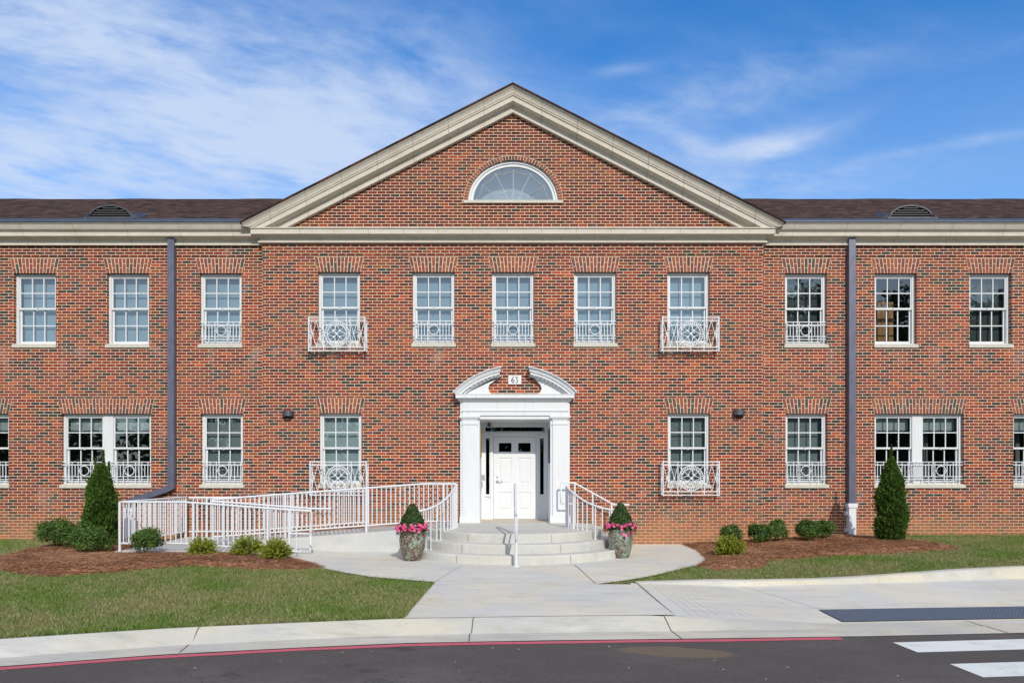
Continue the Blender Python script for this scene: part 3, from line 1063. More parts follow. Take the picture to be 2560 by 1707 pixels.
for side in (-1, 1):
    x0, x1 = (-EXT, CX - HALF) if side < 0 else (CX + HALF, EXT)
    ups = WL_UP if side < 0 else WR_UP
    los = WL_LO if side < 0 else WR_LO
    holes = [(x - WW / 2, x + WW / 2, H0U, H1U) for x in ups] + [(x - w_ / 2, x + w_ / 2, H0L, H1L) for x, w_ in los]
    b = MB()
    wall_quads(b, x0, x1, -0.4, 7.10, WY, holes, REV)
    xe = x0 if side < 0 else x1
    b.face([(xe, WY, -0.4), (xe, WY, 7.2), (xe, 10, 7.2), (xe, 10, -0.4)])
    b.face([(xe, WY, 7.2), (xe, 4.9, 9.6), (xe, 10, 7.2)])
    b.build('wall', M['brick'], bld, fix=False)
b = MB()
b.face([(-EXT, 10, -0.4), (EXT, 10, -0.4), (EXT, 10, 7.2), (-EXT, 10, 7.2)])
b.build('wall', M['brick'], bld, fix=False)
# rooms behind the windows
b = MB()
b.box(-EXT + 0.05, EXT - 0.05, 0.75, 5.0, 3.35, 3.60)
b.box(-EXT + 0.05, EXT - 0.05, 1.2, 5.0, 0.30, 0.45)
b.box(-EXT + 0.05, EXT - 0.05, 4.95, 5.05, 0.3, 7.0)
b.box(-EXT + 0.05, EXT - 0.05, 0.75, 5.0, 6.75, 6.9)
for x in (-14.2, -12.0, -10.9, -7.75, -5.5, -2.8, -0.9, 0.95, 2.9, 5.5, 7.8, 9.9, 12.1, 14.2):
    b.box(x - 0.05, x + 0.05, 1.3 if abs(x) < 2 else 0.75, 4.95, 0.45 if abs(x) > 2 else 3.6, 6.75)
b.build('interior', M['inner'], bld)

# projecting brick course at the top
b = MB()
b.box(CX - HALF - 0.012, CX + HALF + 0.012, -0.014, 0.3, 6.590, 6.875)
b.box(-EXT, CX - HALF, WY - 0.014, WY + 0.2, 6.590, 6.86)
b.box(CX + HALF, EXT, WY - 0.014, WY + 0.2, 6.590, 6.86)
b.build('brick_course', M['brick'], bld)

# cornices ------------------------------------------------------------
b = MB()
x0, x1 = CX - HALF, CX + HALF


def ring(p, z0, z1, pt=None):
    """moulding that also returns along the sides of the block; pt = projection at the top"""
    pt = p if pt is None else pt
    b.hexa([(x0 - p, -p, z0), (x1 + p, -p, z0), (x1 + p, 0.5, z0), (x0 - p, 0.5, z0)],
           [(x0 - pt, -pt, z1), (x1 + pt, -pt, z1), (x1 + pt, 0.5, z1), (x0 - pt, 0.5, z1)])


ring(0.085, 6.862, 6.885)
ring(0.07, 6.885, 6.906)
ring(0.045, 6.906, 6.985, 0.055)
ring(0.055, 6.985, 7.017, 0.15)
ring(0.205, 7.017, 7.135)
ring(0.23, 7.135, 7.157)
central = b
# raking cornice
prof = [(-0.10, 10.306), (-0.33, 10.306), (-0.325, 10.285), (-0.295, 10.26), (-0.265, 10.215), (-0.25, 10.165), (-0.235, 10.150), (-0.235, 10.128), (-0.21, 10.120), (-0.21, 10.013),
        (-0.14, 10.000), (-0.06, 9.985), (-0.055, 9.885), (-0.08, 9.873), (-0.08, 9.845), (-0.095, 9.838), (-0.095, 9.812), (0.12, 9.812)]
for side in (-1, 1):
    bm = bmesh.new()
    L = 6.06
    A = [bm.verts.new((CX, y, z)) for y, z in prof]
    B = [bm.verts.new((CX + side * L, y, z - SL * L)) for y, z in prof]
    n = len(prof)
    for i in range(n):
        j = (i + 1) % n
        bm.faces.new((A[i], A[j], B[j], B[i]))
    bm.faces.new(B)
    geom = bm.verts[:] + bm.edges[:] + bm.faces[:]
    bmesh.ops.bisect_plane(bm, geom=geom, plane_co=(0, 0, 7.158), plane_no=(0, 0, -1), clear_outer=True)
    bmesh.ops.recalc_face_normals(bm, faces=bm.faces)
    bm.verts.index_update()
    jb = MB()
    jb.raw([v.co[:] for v in bm.verts], [[v.index for v in f.verts] for f in bm.faces])
    bm.free()
    jb.cur = 2.0
    # stone joints
    for q in range(1, 8):
        xx = CX + side * (q * 0.80 - 0.15)
        dz = SL * abs(xx - CX)
        pts = [(y, z - dz) for y, z in prof[1:17]]
        for (p, q2) in zip(pts[:-1], pts[1:]):
            if min(p[1], q2[1]) < 7.17:
                continue
            k_ = 0.0015
            jb.face([(xx - 0.004, p[0] - k_, p[1] - k_), (xx + 0.004, p[0] - k_, p[1] - k_ - side * SL * 0.008), (xx + 0.004, q2[0] - k_, q2[1] - k_ - side * SL * 0.008), (xx - 0.004, q2[0] - k_, q2[1] - k_)])
    jb.build('raking_cornice', M['stone'], bld, fix=False)
# wing cornice
wp = [(0.20, 7.254), (-0.235, 7.262), (-0.235, 7.240), (-0.215, 7.225), (-0.185, 7.165), (-0.165, 7.130), (-0.125, 7.118), (-0.125, 7.100), (-0.105, 7.094), (-0.105, 7.004),
      (0.02, 6.985), (0.055, 6.965), (0.06, 6.895), (0.035, 6.885), (0.035, 6.862), (0.020, 6.858), (0.020, 6.838), (0.20, 6.838)]
for side in (-1, 1):
    b = MB()
    xa, xb = (-EXT - 0.2, CX - HALF - 0.003) if side < 0 else (CX + HALF + 0.003, EXT + 0.2)
    b.prism_yz(wp, xa, xb)
    jb = b
    jb.cur = 2.0
    for q in range(9):
        xx = CX + side * (6.35 + q * 1.19)
        for (p, q2) in zip(wp[1:16], wp[2:17]):
            k_ = 0.0015
            jb.face([(xx - 0.0035, p[0] - k_, p[1] - k_), (xx + 0.0035, p[0] - k_, p[1] - k_), (xx + 0.0035, q2[0] - k_, q2[1] - k_), (xx - 0.0035, q2[0] - k_, q2[1] - k_)])
    jb.build('cornice', M['stone'], bld, fix=False)
jb = central
jb.cur = 2.0
for q in range(-7, 8):
    xx = CX + q * 0.78 + 0.3
    for (y, za, zb) in ((-0.2065, 7.02, 7.134), (-0.0575, 6.91, 6.98)):
        xs_ = xx + (0.35 if y < -0.1 else 0)
        jb.face([(xs_ - 0.0035, y, za), (xs_ + 0.0035, y, za), (xs_ + 0.0035, y, zb), (xs_ - 0.0035, y, zb)])
jb.build('cornice', M['stone'], bld, fix=False)

# roofs -----------------------------------------------------------------
EY, EZ = -0.245, 7.285
RY, RZ = 4.8, 7.285 + 0.498 * (4.8 + 0.245)
for side in (-1, 1):
    xa, xb = (-EXT - 0.35, CX - 3.9) if side < 0 else (CX + 3.9, EXT + 0.35)
    rb = MB()
    # long slope with slightly uneven surface
    n = 40
    V = []
    for i in range(n + 1):
        x = lerp(xa, xb, i / n)
        for j in range(9):
            yy = 0.06 + (RY - 0.06) * j / 8
            t_ = (yy - EY) / (RY - EY)
            V.append((x, yy, lerp(EZ, RZ, t_) + (0.012 * math.sin(x * 1.7 + j) * (0.3 + t_) if j else 0.0)))
    rb.raw(V, [(i * 9 + j, (i + 1) * 9 + j, (i + 1) * 9 + j + 1, i * 9 + j + 1) for i in range(n) for j in range(8)])
    xe0, xe1 = (xa, CX - 5.725) if side < 0 else (CX + 5.725, xb)
    ze = lerp(EZ, RZ, (0.06 - EY) / (RY - EY))
    rb.face([(xe0, EY, EZ), (xe1, EY, EZ), (xe1, 0.06, ze), (xe0, 0.06, ze)])
    rb.face([(xa, RY, RZ), (xb, RY, RZ), (xb, 10.2, EZ), (xa, 10.2, EZ)])
    xo = xa if side < 0 else xb
    rb.face([(xo, EY, EZ - 0.01), (xo, RY, RZ), (xo, 10.2, EZ)])
    ro = rb.build('roof', M['shingle'], bld)
    xa2, xb2 = (-EXT - 0.35, CX - 6.0) if side < 0 else (CX + 6.0, EXT + 0.35)
    g = MB()
    g.box(xa2, xb2, -0.262, -0.14, 7.264, 7.297)
    g.hexa([(xa2, -0.250, 7.298), (xb2, -0.250, 7.298), (xb2, 0.05, 7.298 + 0.145), (xa2, 0.05, 7.298 + 0.145)],
           [(xa2, -0.250, 7.306), (xb2, -0.250, 7.306), (xb2, 0.05, 7.306 + 0.147), (xa2, 0.05, 7.306 + 0.147)])
    g.build('gutter', M['flash'], ro)
# gable roof running back from the pediment
b = MB()
for side in (-1, 1):
    L = 6.10
    za, zb = 10.310, 10.310 - SL * L
    b.hexa([(CX, -0.36, za), (CX + side * L, -0.36, zb), (CX + side * L, 6.5, zb), (CX, 6.5, za)],
           [(CX, -0.36, za + 0.032), (CX + side * L, -0.36, zb + 0.032), (CX + side * L, 6.5, zb + 0.032), (CX, 6.5, za + 0.032)])
b.build('roof', M['shingle'], bld)

# half round roof vents
for xv in (-9.36, 9.30):
    y0, zb = 0.30, 7.545
    va, vb = 0.53, 0.325
    ns = 24
    b = MB()
    out = [(xv - va * math.cos(math.pi * i / ns), zb + vb * math.sin(math.pi * i / ns)) for i in range(ns + 1)]
    inn = [(xv - (va - 0.05) * math.cos(math.pi * i / ns), zb + 0.02 + (vb - 0.055) * math.sin(math.pi * i / ns)) for i in range(ns + 1)]
    for i in range(ns):
        b.face([(out[i][0], y0, out[i][1]), (out[i + 1][0], y0, out[i + 1][1]), (inn[i + 1][0], y0, inn[i + 1][1]), (inn[i][0], y0, inn[i][1])])
        b.face([(out[i][0], y0, out[i][1]), (out[i + 1][0], y0, out[i + 1][1]), (out[i + 1][0], y0 + 1.1, out[i + 1][1]), (out[i][0], y0 + 1.1, out[i][1])])
        b.face([(inn[i][0], y0, inn[i][1]), (inn[i + 1][0], y0, inn[i + 1][1]), (inn[i + 1][0], y0 + 0.15, inn[i + 1][1]), (inn[i][0], y0 + 0.15, inn[i][1])])
    b.box(xv - va - 0.06, xv + va + 0.06, y0 - 0.05, y0 + 0.10, zb - 0.05, zb + 0.018)
    for sg in (-1, 1):     # flared side flashing
        b.hexa([(xv + sg * va, y0 - 0.03, zb + 0.015), (xv + sg * (va + 0.13), y0 + 0.05, zb + 0.03), (xv + sg * (va + 0.10), y0 + 0.5, zb + 0.28), (xv + sg * (va - 0.04), y0 + 0.5, zb + 0.24)],
               [(xv + sg * (va - 0.05), y0 - 0.03, zb + 0.10), (xv + sg * (va + 0.02), y0 + 0.05, zb + 0.12), (xv + sg * (va + 0.0), y0 + 0.5, zb + 0.33), (xv + sg * (va - 0.08), y0 + 0.5, zb + 0.30)])
    vent = b.build('roof_vent', M['darkmetal'], bld, fix=False)
    bk = MB()
    bk.prism_xz(inn, y0 + 0.12, y0 + 0.14)
    bk.build('backing', M['black'], vent)
    for k in range(5):
        z_ = zb + 0.035 + k * 0.052
        rel = (z_ + 0.028 - zb - 0.02) / (vb - 0.055)
        if rel >= 0.97:
            break
        hw = (va - 0.055) * math.sqrt(1 - rel * rel)
        s_ = MB()
        s_.hexa([(xv - hw, y0 + 0.02, z_), (xv + hw, y0 + 0.02, z_), (xv + hw, y0 + 0.10, z_ + 0.03), (xv - hw, y0 + 0.10, z_ + 0.03)],
                [(xv - hw, y0 + 0.02, z_ + 0.022), (xv + hw, y0 + 0.02, z_ + 0.022), (xv + hw, y0 + 0.10, z_ + 0.036), (xv - hw, y0 + 0.10, z_ + 0.036)])
        s_.build('louver', M['louver'], vent)

# windows ---------------------------------------------------------------


def arch_bricks(parent, xc, y, z0, wb, wt, h, cols, seed, dark):
    rr = random.Random(seed)
    b = MB()
    b.prism_xz([(xc - wb, z0), (xc + wb, z0), (xc + wt, z0 + h), (xc - wt, z0 + h)], y - 0.003, y + 0.05)
    ob = b.build('arch', M['mortar'], parent)
    b = MB()
    jw = 0.0072

    def pt(s_, t_):
        return (xc + s_ * lerp(wb, wt, t_), z0 + t_ * h)
    for c in range(cols):
        s0, s1 = -1 + 2 * c / cols, -1 + 2 * (c + 1) / cols
        js = jw / wb
        split = 0.64 if c % 2 else 0.36
        for t0, t1 in ((0.0, split), (split, 1.0)):
            jt = jw / h
            q = [pt(s0 + js, t0 + (jt if t0 > 0 else 0.004)), pt(s1 - js, t0 + (jt if t0 > 0 else 0.004)), pt(s1 - js, t1 - jt * 0.8), pt(s0 + js, t1 - jt * 0.8)]
            b.cur = 2.0 if rr.random() < dark else rr.random() * 0.9
            b.prism_xz(q, y - 0.007, y + 0.01)
    b.build('voussoirs', M['brickp'], ob)
    return ob


def lites(b, x0, x1, z0, z1, nx, nz, y, mt, rr):
    """one slightly tilted sheet per lite"""
    for i in range(nx):
        for j in range(nz):
            a, c = lerp(x0, x1, i / nx), lerp(x0, x1, (i + 1) / nx)
            d, e = lerp(z0, z1, j / nz), lerp(z0, z1, (j + 1) / nz)
            t1, t2 = rr.uniform(-0.004, 0.004), rr.uniform(-0.003, 0.003)
            hw, hh = (c - a) / 2, (e - d) / 2
            b.face([(a, y - t1 * hw - t2 * hh, d), (c, y + t1 * hw - t2 * hh, d), (c, y + t1 * hw + t2 * hh, e), (a, y - t1 * hw + t2 * hh, e)])


def sash(b, x0, x1, z0, z1, y0, y1, st, top, bot, nx, nz):
    b.box(x0, x0 + st, y0, y1, z0, z1)
    b.box(x1 - st, x1, y0, y1, z0, z1)
    b.box(x0 + st, x1 - st, y0, y1, z0, z0 + bot)
    b.box(x0 + st, x1 - st, y0, y1, z1 - top, z1)
    xa, xb, za, zb = x0 + st, x1 - st, z0 + bot, z1 - top
    mu = 0.022
    for i in range(1, nx):
        x = lerp(xa, xb, i / nx)
        b.box(x - mu / 2, x + mu / 2, y0 + 0.006, y1 - 0.004, za, zb)
    for j in range(1, nz):
        z = lerp(za, zb, j / nz)
        for i in range(nx):
            a = lerp(xa, xb, i / nx) + (mu / 2 if i > 0 else 0)
            c = lerp(xa, xb, (i + 1) / nx) - (mu / 2 if i < nx - 1 else 0)
            b.box(a, c, y0 + 0.008, y1 - 0.006, z - mu / 2, z + mu / 2)
    return xa, xb, za, zb


WSEED = [0]


def window(xc, wd, z0, z1, y, blind=None, guard=False, label=None, arch_h=0.345, dark=0.10, blind_drop=1.0, stain=True):
    WSEED[0] += 1
    rr = random.Random(WSEED[0] * 31)
    xl, xr = xc - wd / 2, xc + wd / 2
    yf = y + 0.085
    fr = MB()
    ft = 0.055
    fr.box(xl, xl + ft, yf, yf + 0.11, z0, z1)
    fr.box(xr - ft, xr, yf, yf + 0.11, z0, z1)
    fr.box(xl + ft, xr - ft, yf, yf + 0.11, z1 - 0.06, z1)
    fr.box(xl + ft, xr - ft, yf, yf + 0.11, z0, z0 + 0.035)
    fr.box(xl + 0.002, xr - 0.002, yf - 0.02, yf - 0.001, z1 - 0.022, z1 - 0.001)
    bays = [(xl + ft, xr - ft)]
    if wd > 1.5:
        mh = 0.115
        bays = [(xl + ft, xc - mh), (xc + mh, xr - ft)]
        fr.box(xc - mh, xc + mh, yf - 0.008, yf + 0.11, z0 + 0.035, z1 - 0.06)
    W_ = fr.build('window', M['frame'], bld)
    if label:
        W_['label'] = label
    zm = lerp(z0, z1, 0.515)
    for (a, c) in bays:
        u = MB()
        xa, xb, za, zb = sash(u, a + 0.001, c - 0.001, zm - 0.022, z1 - 0.061, yf + 0.018, yf + 0.052, 0.030, 0.030, 0.044, 3, 2)
        u.build('upper_sash', M['frame'], W_)
        g = MB(); lites(g, xa, xb, za, zb, 3, 2, yf + 0.036, None, rr); g.build('pane', M['glass'], W_, fix=False)
        l = MB()
        xa, xb, za, zb = sash(l, a + 0.002, c - 0.002, z0 + 0.036, zm + 0.018, yf + 0.056, yf + 0.092, 0.038, 0.036, 0.055, 3, 2)
        l.build('lower_sash', M['frame'], W_)
        g = MB(); lites(g, xa, xb, za, zb, 3, 2, yf + 0.074, None, rr); g.build('pane', M['glass'], W_, fix=False)
        k = MB()
        xm = (a + c) / 2
        k.tube([(xm - 0.028, yf + 0.014, zm - 0.012), (xm - 0.022, yf - 0.006, zm - 0.034), (xm + 0.022, yf - 0.006, zm - 0.034), (xm + 0.028, yf + 0.014, zm - 0.012)], 0.006, 6)
        k.box(xm - 0.018, xm + 0.018, yf + 0.002, yf + 0.017, zm + 0.004, zm + 0.022)
        k.build('sash_lock', M['frame'], W_)
        if blind:
            bl = MB()
            zbot = lerp(z1 - 0.05, z0 + 0.03, blind_drop)
            bl.box(a, c, yf + 0.16, yf + 0.165, zbot, z1 - 0.02)
            bl.build('blind', M[blind], W_)
            if blind == 'blindl':
                bl = MB()
                bl.box(a, c, yf + 0.158, yf + 0.17, zbot - 0.02, zbot - 0.001)
                bl.build('blind_rail', M['blind'], W_)
    s = MB()
    s.box(xl - 0.025, xr + 0.025, y - 0.035, yf - 0.001, z0 - 0.078, z0 - 0.004)
    s.box(xl + 0.001, xr - 0.001, y + 0.01, yf + 0.10, z0 - 0.003, z0 + 0.012)
    s.build('sill', M['sillstone'], W_)
    wt = wd / 2 + 0.085
    arch_bricks(W_, xc, y, z1, wd / 2 + 0.005, wt, arch_h, 13 if wd < 1.5 else 28, WSEED[0], dark)
    if guard:
        guard_rail(xc, wd, z0, y + 0.03, bays)
    return W_


def guard_rail(xc, wd, z0, y, bays):
    b = MB()
    xl, xr = xc - wd / 2 + 0.002, xc + wd / 2 - 0.002
    hs = [0.52, 0.453, 0.186, 0.122]
    for h in hs:
        b.box(xl, xr, y, y + 0.016, z0 + h - 0.0085, z0 + h + 0.0085)
    cs = [xc] if wd < 1.5 else [xc - 0.52, xc + 0.52]
    for c in cs:
        for k in (-3, -2, -1, 1, 2, 3):
            x = c + k * 0.141
            b.box(x - 0.007, x + 0.007, y - 0.004, y + 0.011, z0 + 0.04, z0 + 0.524)
        for k in (-2, -1, 1, 2):
            x = c + (k - 0.5 * (1 if k > 0 else -1)) * 0.141 + (0.141 if k > 0 else -0.141)
            b.box(x - 0.007, x + 0.007, y - 0.003, y + 0.010, z0 + 0.18, z0 + 0.458)
    if len(cs) == 2:
        for k in (-1, 0, 1):
            b.box(xc + k * 0.05 - 0.007, xc + k * 0.05 + 0.007, y - 0.0035, y + 0.0105, z0 + 0.122, z0 + 0.522)
    o = b.build('window_guard', M['rail'], bld)
    for c in cs:
        r_ = MB()
        r_.tube([(c + 0.108 * math.cos(a), y - 0.004, z0 + 0.32 + 0.108 * math.sin(a)) for a in np.linspace(0, 2 * math.pi, 33)[:-1]], 0.0105, 6, closed=True)
        for (ddx, ddz) in ((1, 0), (-1, 0), (0, 1), (0, -1)):
            p = 0.118 if ddz == 0 else 0.12
            r_.box(c + ddx * p - 0.012, c + ddx * p + 0.012, y - 0.012, y + 0.004, z0 + 0.32 + ddz * p - 0.012, z0 + 0.32 + ddz * p + 0.012)
        r_.build('ring', M['rail'], o)
    return o


for i, x in enumerate(C_UP):
    window(x, WW, H0U, H1U, 0.0, 'blind', guard=i in (1, 2, 3), dark=0.03)
for i, x in enumerate(C_LO):
    window(x, WW, H0L, H1L, 0.0, ('blindm', 'blindd')[i], dark=0.17)
window(WL_UP[0], WW, H0U, H1U, WY, 'blind', dark=0.03)
window(WL_UP[1], WW, H0U, H1U, WY, 'blind', dark=0.03)
window(WL_UP[2], WW, H0U, H1U, WY, 'blind', dark=0.03)
window(WL_UP[3], WW, H0U, H1U, WY, 'blind', guard=True, dark=0.03)
window(WR_UP[0], WW, H0U, H1U, WY, 'blindk', guard=True, dark=0.14)
WOODW = window(WR_UP[1], WW, H0U, H1U, WY, None, dark=0.0)
window(WR_UP[2], WW, H0U, H1U, WY, 'blindk', dark=0.0)
window(WR_UP[3], WW, H0U, H1U, WY, 'blindd', dark=0.05)
for (x, w_) in WL_LO + WR_LO:
    if w_ > 1.5:
        window(x, w_, H0L, H1L, WY, 'blindl', guard=True, dark=0.16, blind_drop=0.20)
    else:
        window(x, w_, H0L, H1L, WY, 'blindd', guard=True, dark=0.16)
b = MB()      # timber panel seen inside one upper window
b.box(WR_UP[1] - 0.47, WR_UP[1] + 0.18, WY + 0.42, WY + 0.46, H0U, H0U + 1.08)
b.box(WR_UP[1] - 0.47, WR_UP[1] + 0.18, WY + 0.415, WY + 0.419, H0U + 0.53, H0U + 0.545)
b.build('wood_panel', M['wood'], WOODW)


# ornate balconettes ------------------------------------------------------
def balconette(xc, z0, y):
    hw, H = 0.634, 0.769
    yf = y - 0.20
    t = 0.020
    b = MB()
    for h in (0.01, 0.088, 0.686, 0.757):
        b.box(xc - hw, xc + hw, yf, yf + t, z0 + h - 0.010, z0 + h + 0.010)
    for sx_ in (-1, 1):
        b.box(xc + sx_ * hw - 0.012, xc + sx_ * hw + 0.012, yf - 0.002, yf + t + 0.002, z0 - 0.006, z0 + H + 0.006)
        for h in (0.01, 0.088, 0.686, 0.757):
            b.box(xc + sx_ * hw - 0.009, xc + sx_ * hw + 0.009, yf + t + 0.003, y - 0.001, z0 + h - 0.009, z0 + h + 0.009)
        b.box(xc + sx_ * hw - 0.014, xc + sx_ * hw + 0.014, y - 0.03, y - 0.002, z0 + 0.02, z0 + H - 0.04)
        b.bar((xc + sx_ * hw, yf + 0.02, z0 + 0.70), (xc + sx_ * hw, y - 0.02, z0 + 0.10), 0.009)
        b.bar((xc + sx_ * hw, yf + 0.02, z0 + 0.10), (xc + sx_ * hw, y - 0.02, z0 + 0.70), 0.009)
    o = b.build('balconette', M['rail'], bld)
    zc_ = z0 + 0.388
    yb = yf + 0.008
    l = MB()
    for sx_ in (-1, 1):
        xa, xb = 0.299, hw - 0.008
        l.box(xc + sx_ * xa - 0.008, xc + sx_ * xa + 0.008, yf + 0.001, yf + 0.016, z0 + 0.021, z0 + 0.746)
        xm = (xa + xb) / 2
        for (p, q) in ((xa, xm), (xm, xb)):
            l.bar((xc + sx_ * p, yb, z0 + 0.678), (xc + sx_ * q, yb + 0.001, z0 + 0.098), 0.010)
            l.bar((xc + sx_ * p, yb, z0 + 0.098), (xc + sx_ * q, yb - 0.001, z0 + 0.678), 0.010)
            m_ = xc + sx_ * (p + q) / 2
            l.box(m_ - 0.018, m_ + 0.018, yb - 0.014, yb + 0.014, zc_ - 0.018, zc_ + 0.018)
    for (za, zb) in ((0.021, 0.078), (0.698, 0.746)):
        l.box(xc - 0.007, xc + 0.007, yf + 0.003, yf + 0.016, z0 + za, z0 + zb)
    for sx_ in (-1, 1):
        for sz in (-1, 1):
            l.bar((xc + sx_ * 0.292, yb, zc_ + sz * 0.292), (xc + sx_ * 0.200, yb, zc_ + sz * 0.200), 0.010)
    l.build('lattice', M['rail'], o)
    r_ = MB()
    for rad, th in ((0.278, 0.0105), (0.214, 0.0105)):
        r_.tube([(xc + rad * math.cos(a), yb, zc_ + rad * math.sin(a)) for a in np.linspace(0, 2 * math.pi, 49)[:-1]], th, 6, closed=True)
    for k in range(36):
        a0 = 2 * math.pi * k / 36
        x_, z_ = xc + 0.246 * math.cos(a0), zc_ + 0.246 * math.sin(a0)
        d = Vector((math.cos(a0), 0, math.sin(a0))) * 0.025
        r_.bar((x_ - d.x, yb, z_ - d.z), (x_ + d.x, yb, z_ + d.z), 0.017, 0.014)
    r_.build('wheel_rim', M['rail'], o)
    s = MB()
    hub = 0.070
    for sx_ in (-1, 1):
        for sz in (-1, 1):
            h_ = (xc + sx_ * hub, yb, zc_ + sz * hub)
            s.box(h_[0] - 0.020, h_[0] + 0.020, yb - 0.012, yb + 0.012, h_[2] - 0.020, h_[2] + 0.020)
            s.bar(h_, (xc, yb, zc_), 0.012)
            s.bar(h_, (xc + sx_ * 0.150, yb, zc_ + sz * 0.150), 0.010)
            s.bar(h_, (xc + sx_ * 0.208, yb + 0.001, zc_), 0.010)
            s.bar(h_, (xc, yb - 0.001, zc_ + sz * 0.208), 0.010)
    s.box(xc - 0.024, xc + 0.024, yb - 0.014, yb + 0.014, zc_ - 0.024, zc_ + 0.024)
    s.build('star', M['rail'], o)
    return o


balconette(C_UP[0], 4.38, 0.0)
balconette(C_UP[4], 4.38, 0.0)
balconette(C_LO[0], 1.125, 0.0)
balconette(C_LO[1], 1.125, 0.0)

# fan window --------------------------------------------------------------
b = MB()
ns = 40


def ell(a_, b_, n_=ns, z_=FZ):
    return [(FX - a_ * math.cos(math.pi * i / n_), z_ + b_ * math.sin(math.pi * i / n_)) for i in range(n_ + 1)]


def ellband(b, o_, i_, y0, y1):
    for k in range(len(o_) - 1):
        A_, B_, C_, D_ = o_[k], o_[k + 1], i_[k + 1], i_[k]
        b.hexa([(A_[0], y0, A_[1]), (B_[0], y0, B_[1]), (C_[0], y0, C_[1]), (D_[0], y0, D_[1])],
               [(A_[0], y1, A_[1]), (B_[0], y1, B_[1]), (C_[0], y1, C_[1]), (D_[0], y1, D_[1])])


ellband(b, ell(FA - 0.001, FB - 0.001), ell(FA - 0.055, FB - 0.055), 0.05, 0.16)
ellband(b, ell(FA - 0.056, FB - 0.056), ell(FA - 0.112, FB - 0.118), 0.075, 0.16)
b.box(FX - FA + 0.03, FX + FA - 0.03, 0.06, 0.16, FZ + 0.0, FZ + 0.035)
fan = b.build('window', M['frame'], bld)
fan['label'] = 'half round fan window under the gable'
b = MB()
g0 = ell(FA - 0.112, FB - 0.118, 40, FZ + 0.0)
b.face([(x, 0.11, z) for x, z in g0])
b.build('pane', M['fanglass'], fan, fix=False)
b = MB()
b.box(FX - FA, FX + FA, 0.55, 0.57, FZ - 0.2, FZ + FB)
b.build('blind', M['blindl'], fan)
c = MB()


def fp(px_, py_):   # fan drawing units to metres
    return (FX + (px_ - 1158) / 954.0, 0.100, FZ + (1060 - py_) / 954.0)


hubp = [(815, 950), (970, 840), (1158, 780), (1345, 840), (1500, 950)]
outp = [(487, 700), (780, 450), (1158, 375), (1535, 450), (1830, 700)]
rootp = [(790, 1050), (1075, 1050), (1158, 1050), (1250, 1050), (1540, 1050)]
for h_, o_, r0 in zip(hubp, outp, rootp):
    c.tube([fp(*r0), fp(*h_), fp(*o_)], 0.006, 5)


def arc(pts_, sag):
    for (p, q) in zip(pts_[:-1], pts_[1:]):
        mx_, my_ = (p[0] + q[0]) / 2, (p[1] + q[1]) / 2
        ddx, ddy = mx_ - 1158, my_ - 1060
        l_ = math.hypot(ddx, ddy)
        c.tube([fp(lerp(lerp(p[0], mx_ + ddx / l_ * sag, t_), lerp(mx_ + ddx / l_ * sag, q[0], t_), t_),
                   lerp(lerp(p[1], my_ + ddy / l_ * sag, t_), lerp(my_ + ddy / l_ * sag, q[1], t_), t_)) for t_ in np.linspace(0, 1, 8)], 0.005, 5)


arc(hubp, 30)
arc([(330, 1040)] + outp + [(1990, 1040)], -60)
for p in hubp + outp:
    q = fp(*p)
    c.raw([(q[0] + 0.016 * a_, q[1] - 0.006 + 0.008 * b_, q[2] + 0.016 * d_) for a_, b_, d_ in ((1, 0, 0), (-1, 0, 0), (0, 1, 0), (0, -1, 0), (0, 0, 1), (0, 0, -1))],
          [(0, 2, 4), (2, 1, 4), (1, 3, 4), (3, 0, 4), (2, 0, 5), (1, 2, 5), (3, 1, 5), (0, 3, 5)])
c.build('leadwork', M['came'], fan)
b = MB()
b.box(FX - 1.135, FX + 1.135, -0.045, 0.05, FZ - 0.066, FZ - 0.002)
b.build('sill', M['sillstone'], fan)
# ring of header bricks
mb_ = MB()
ellband(mb_, ell(FA + 0.102, FB + 0.102), ell(FA + 0.001, FB + 0.001), -0.003, 0.03)
ro = mb_.build('arch', M['mortar'], fan)
mb_ = MB()
rr = random.Random(5)
# equal arc length division
fine_ = [(math.pi * i / 2000) for i in range(2001)]
cum = [0]
for i in range(2000):
    p, q = fine_[i], fine_[i + 1]
    cum.append(cum[-1] + math.hypot((FA + 0.05) * (math.cos(p) - math.cos(q)), (FB + 0.05) * (math.sin(p) - math.sin(q))))
nb = 47
ang = [float(np.interp(cum[-1] * k / nb, cum, fine_)) for k in range(nb + 1)]
for k in range(nb):
    a0, a1 = ang[k] + 0.0052, ang[k + 1] - 0.0052
    q = [(FX - (FA + 0.004) * math.cos(a0), FZ + (FB + 0.004) * math.sin(a0)), (FX - (FA + 0.004) * math.cos(a1), FZ + (FB + 0.004) * math.sin(a1)),
         (FX - (FA + 0.094) * math.cos(a1), FZ + (FB + 0.094) * math.sin(a1)), (FX - (FA + 0.094) * math.cos(a0), FZ + (FB + 0.094) * math.sin(a0))]
    mb_.cur = rr.random() * 0.9 if abs(k - 22) > 2 else 0.02
    mb_.prism_xz(q, -0.007, 0.01)
mb_.build('voussoirs', M['brickp'], ro)

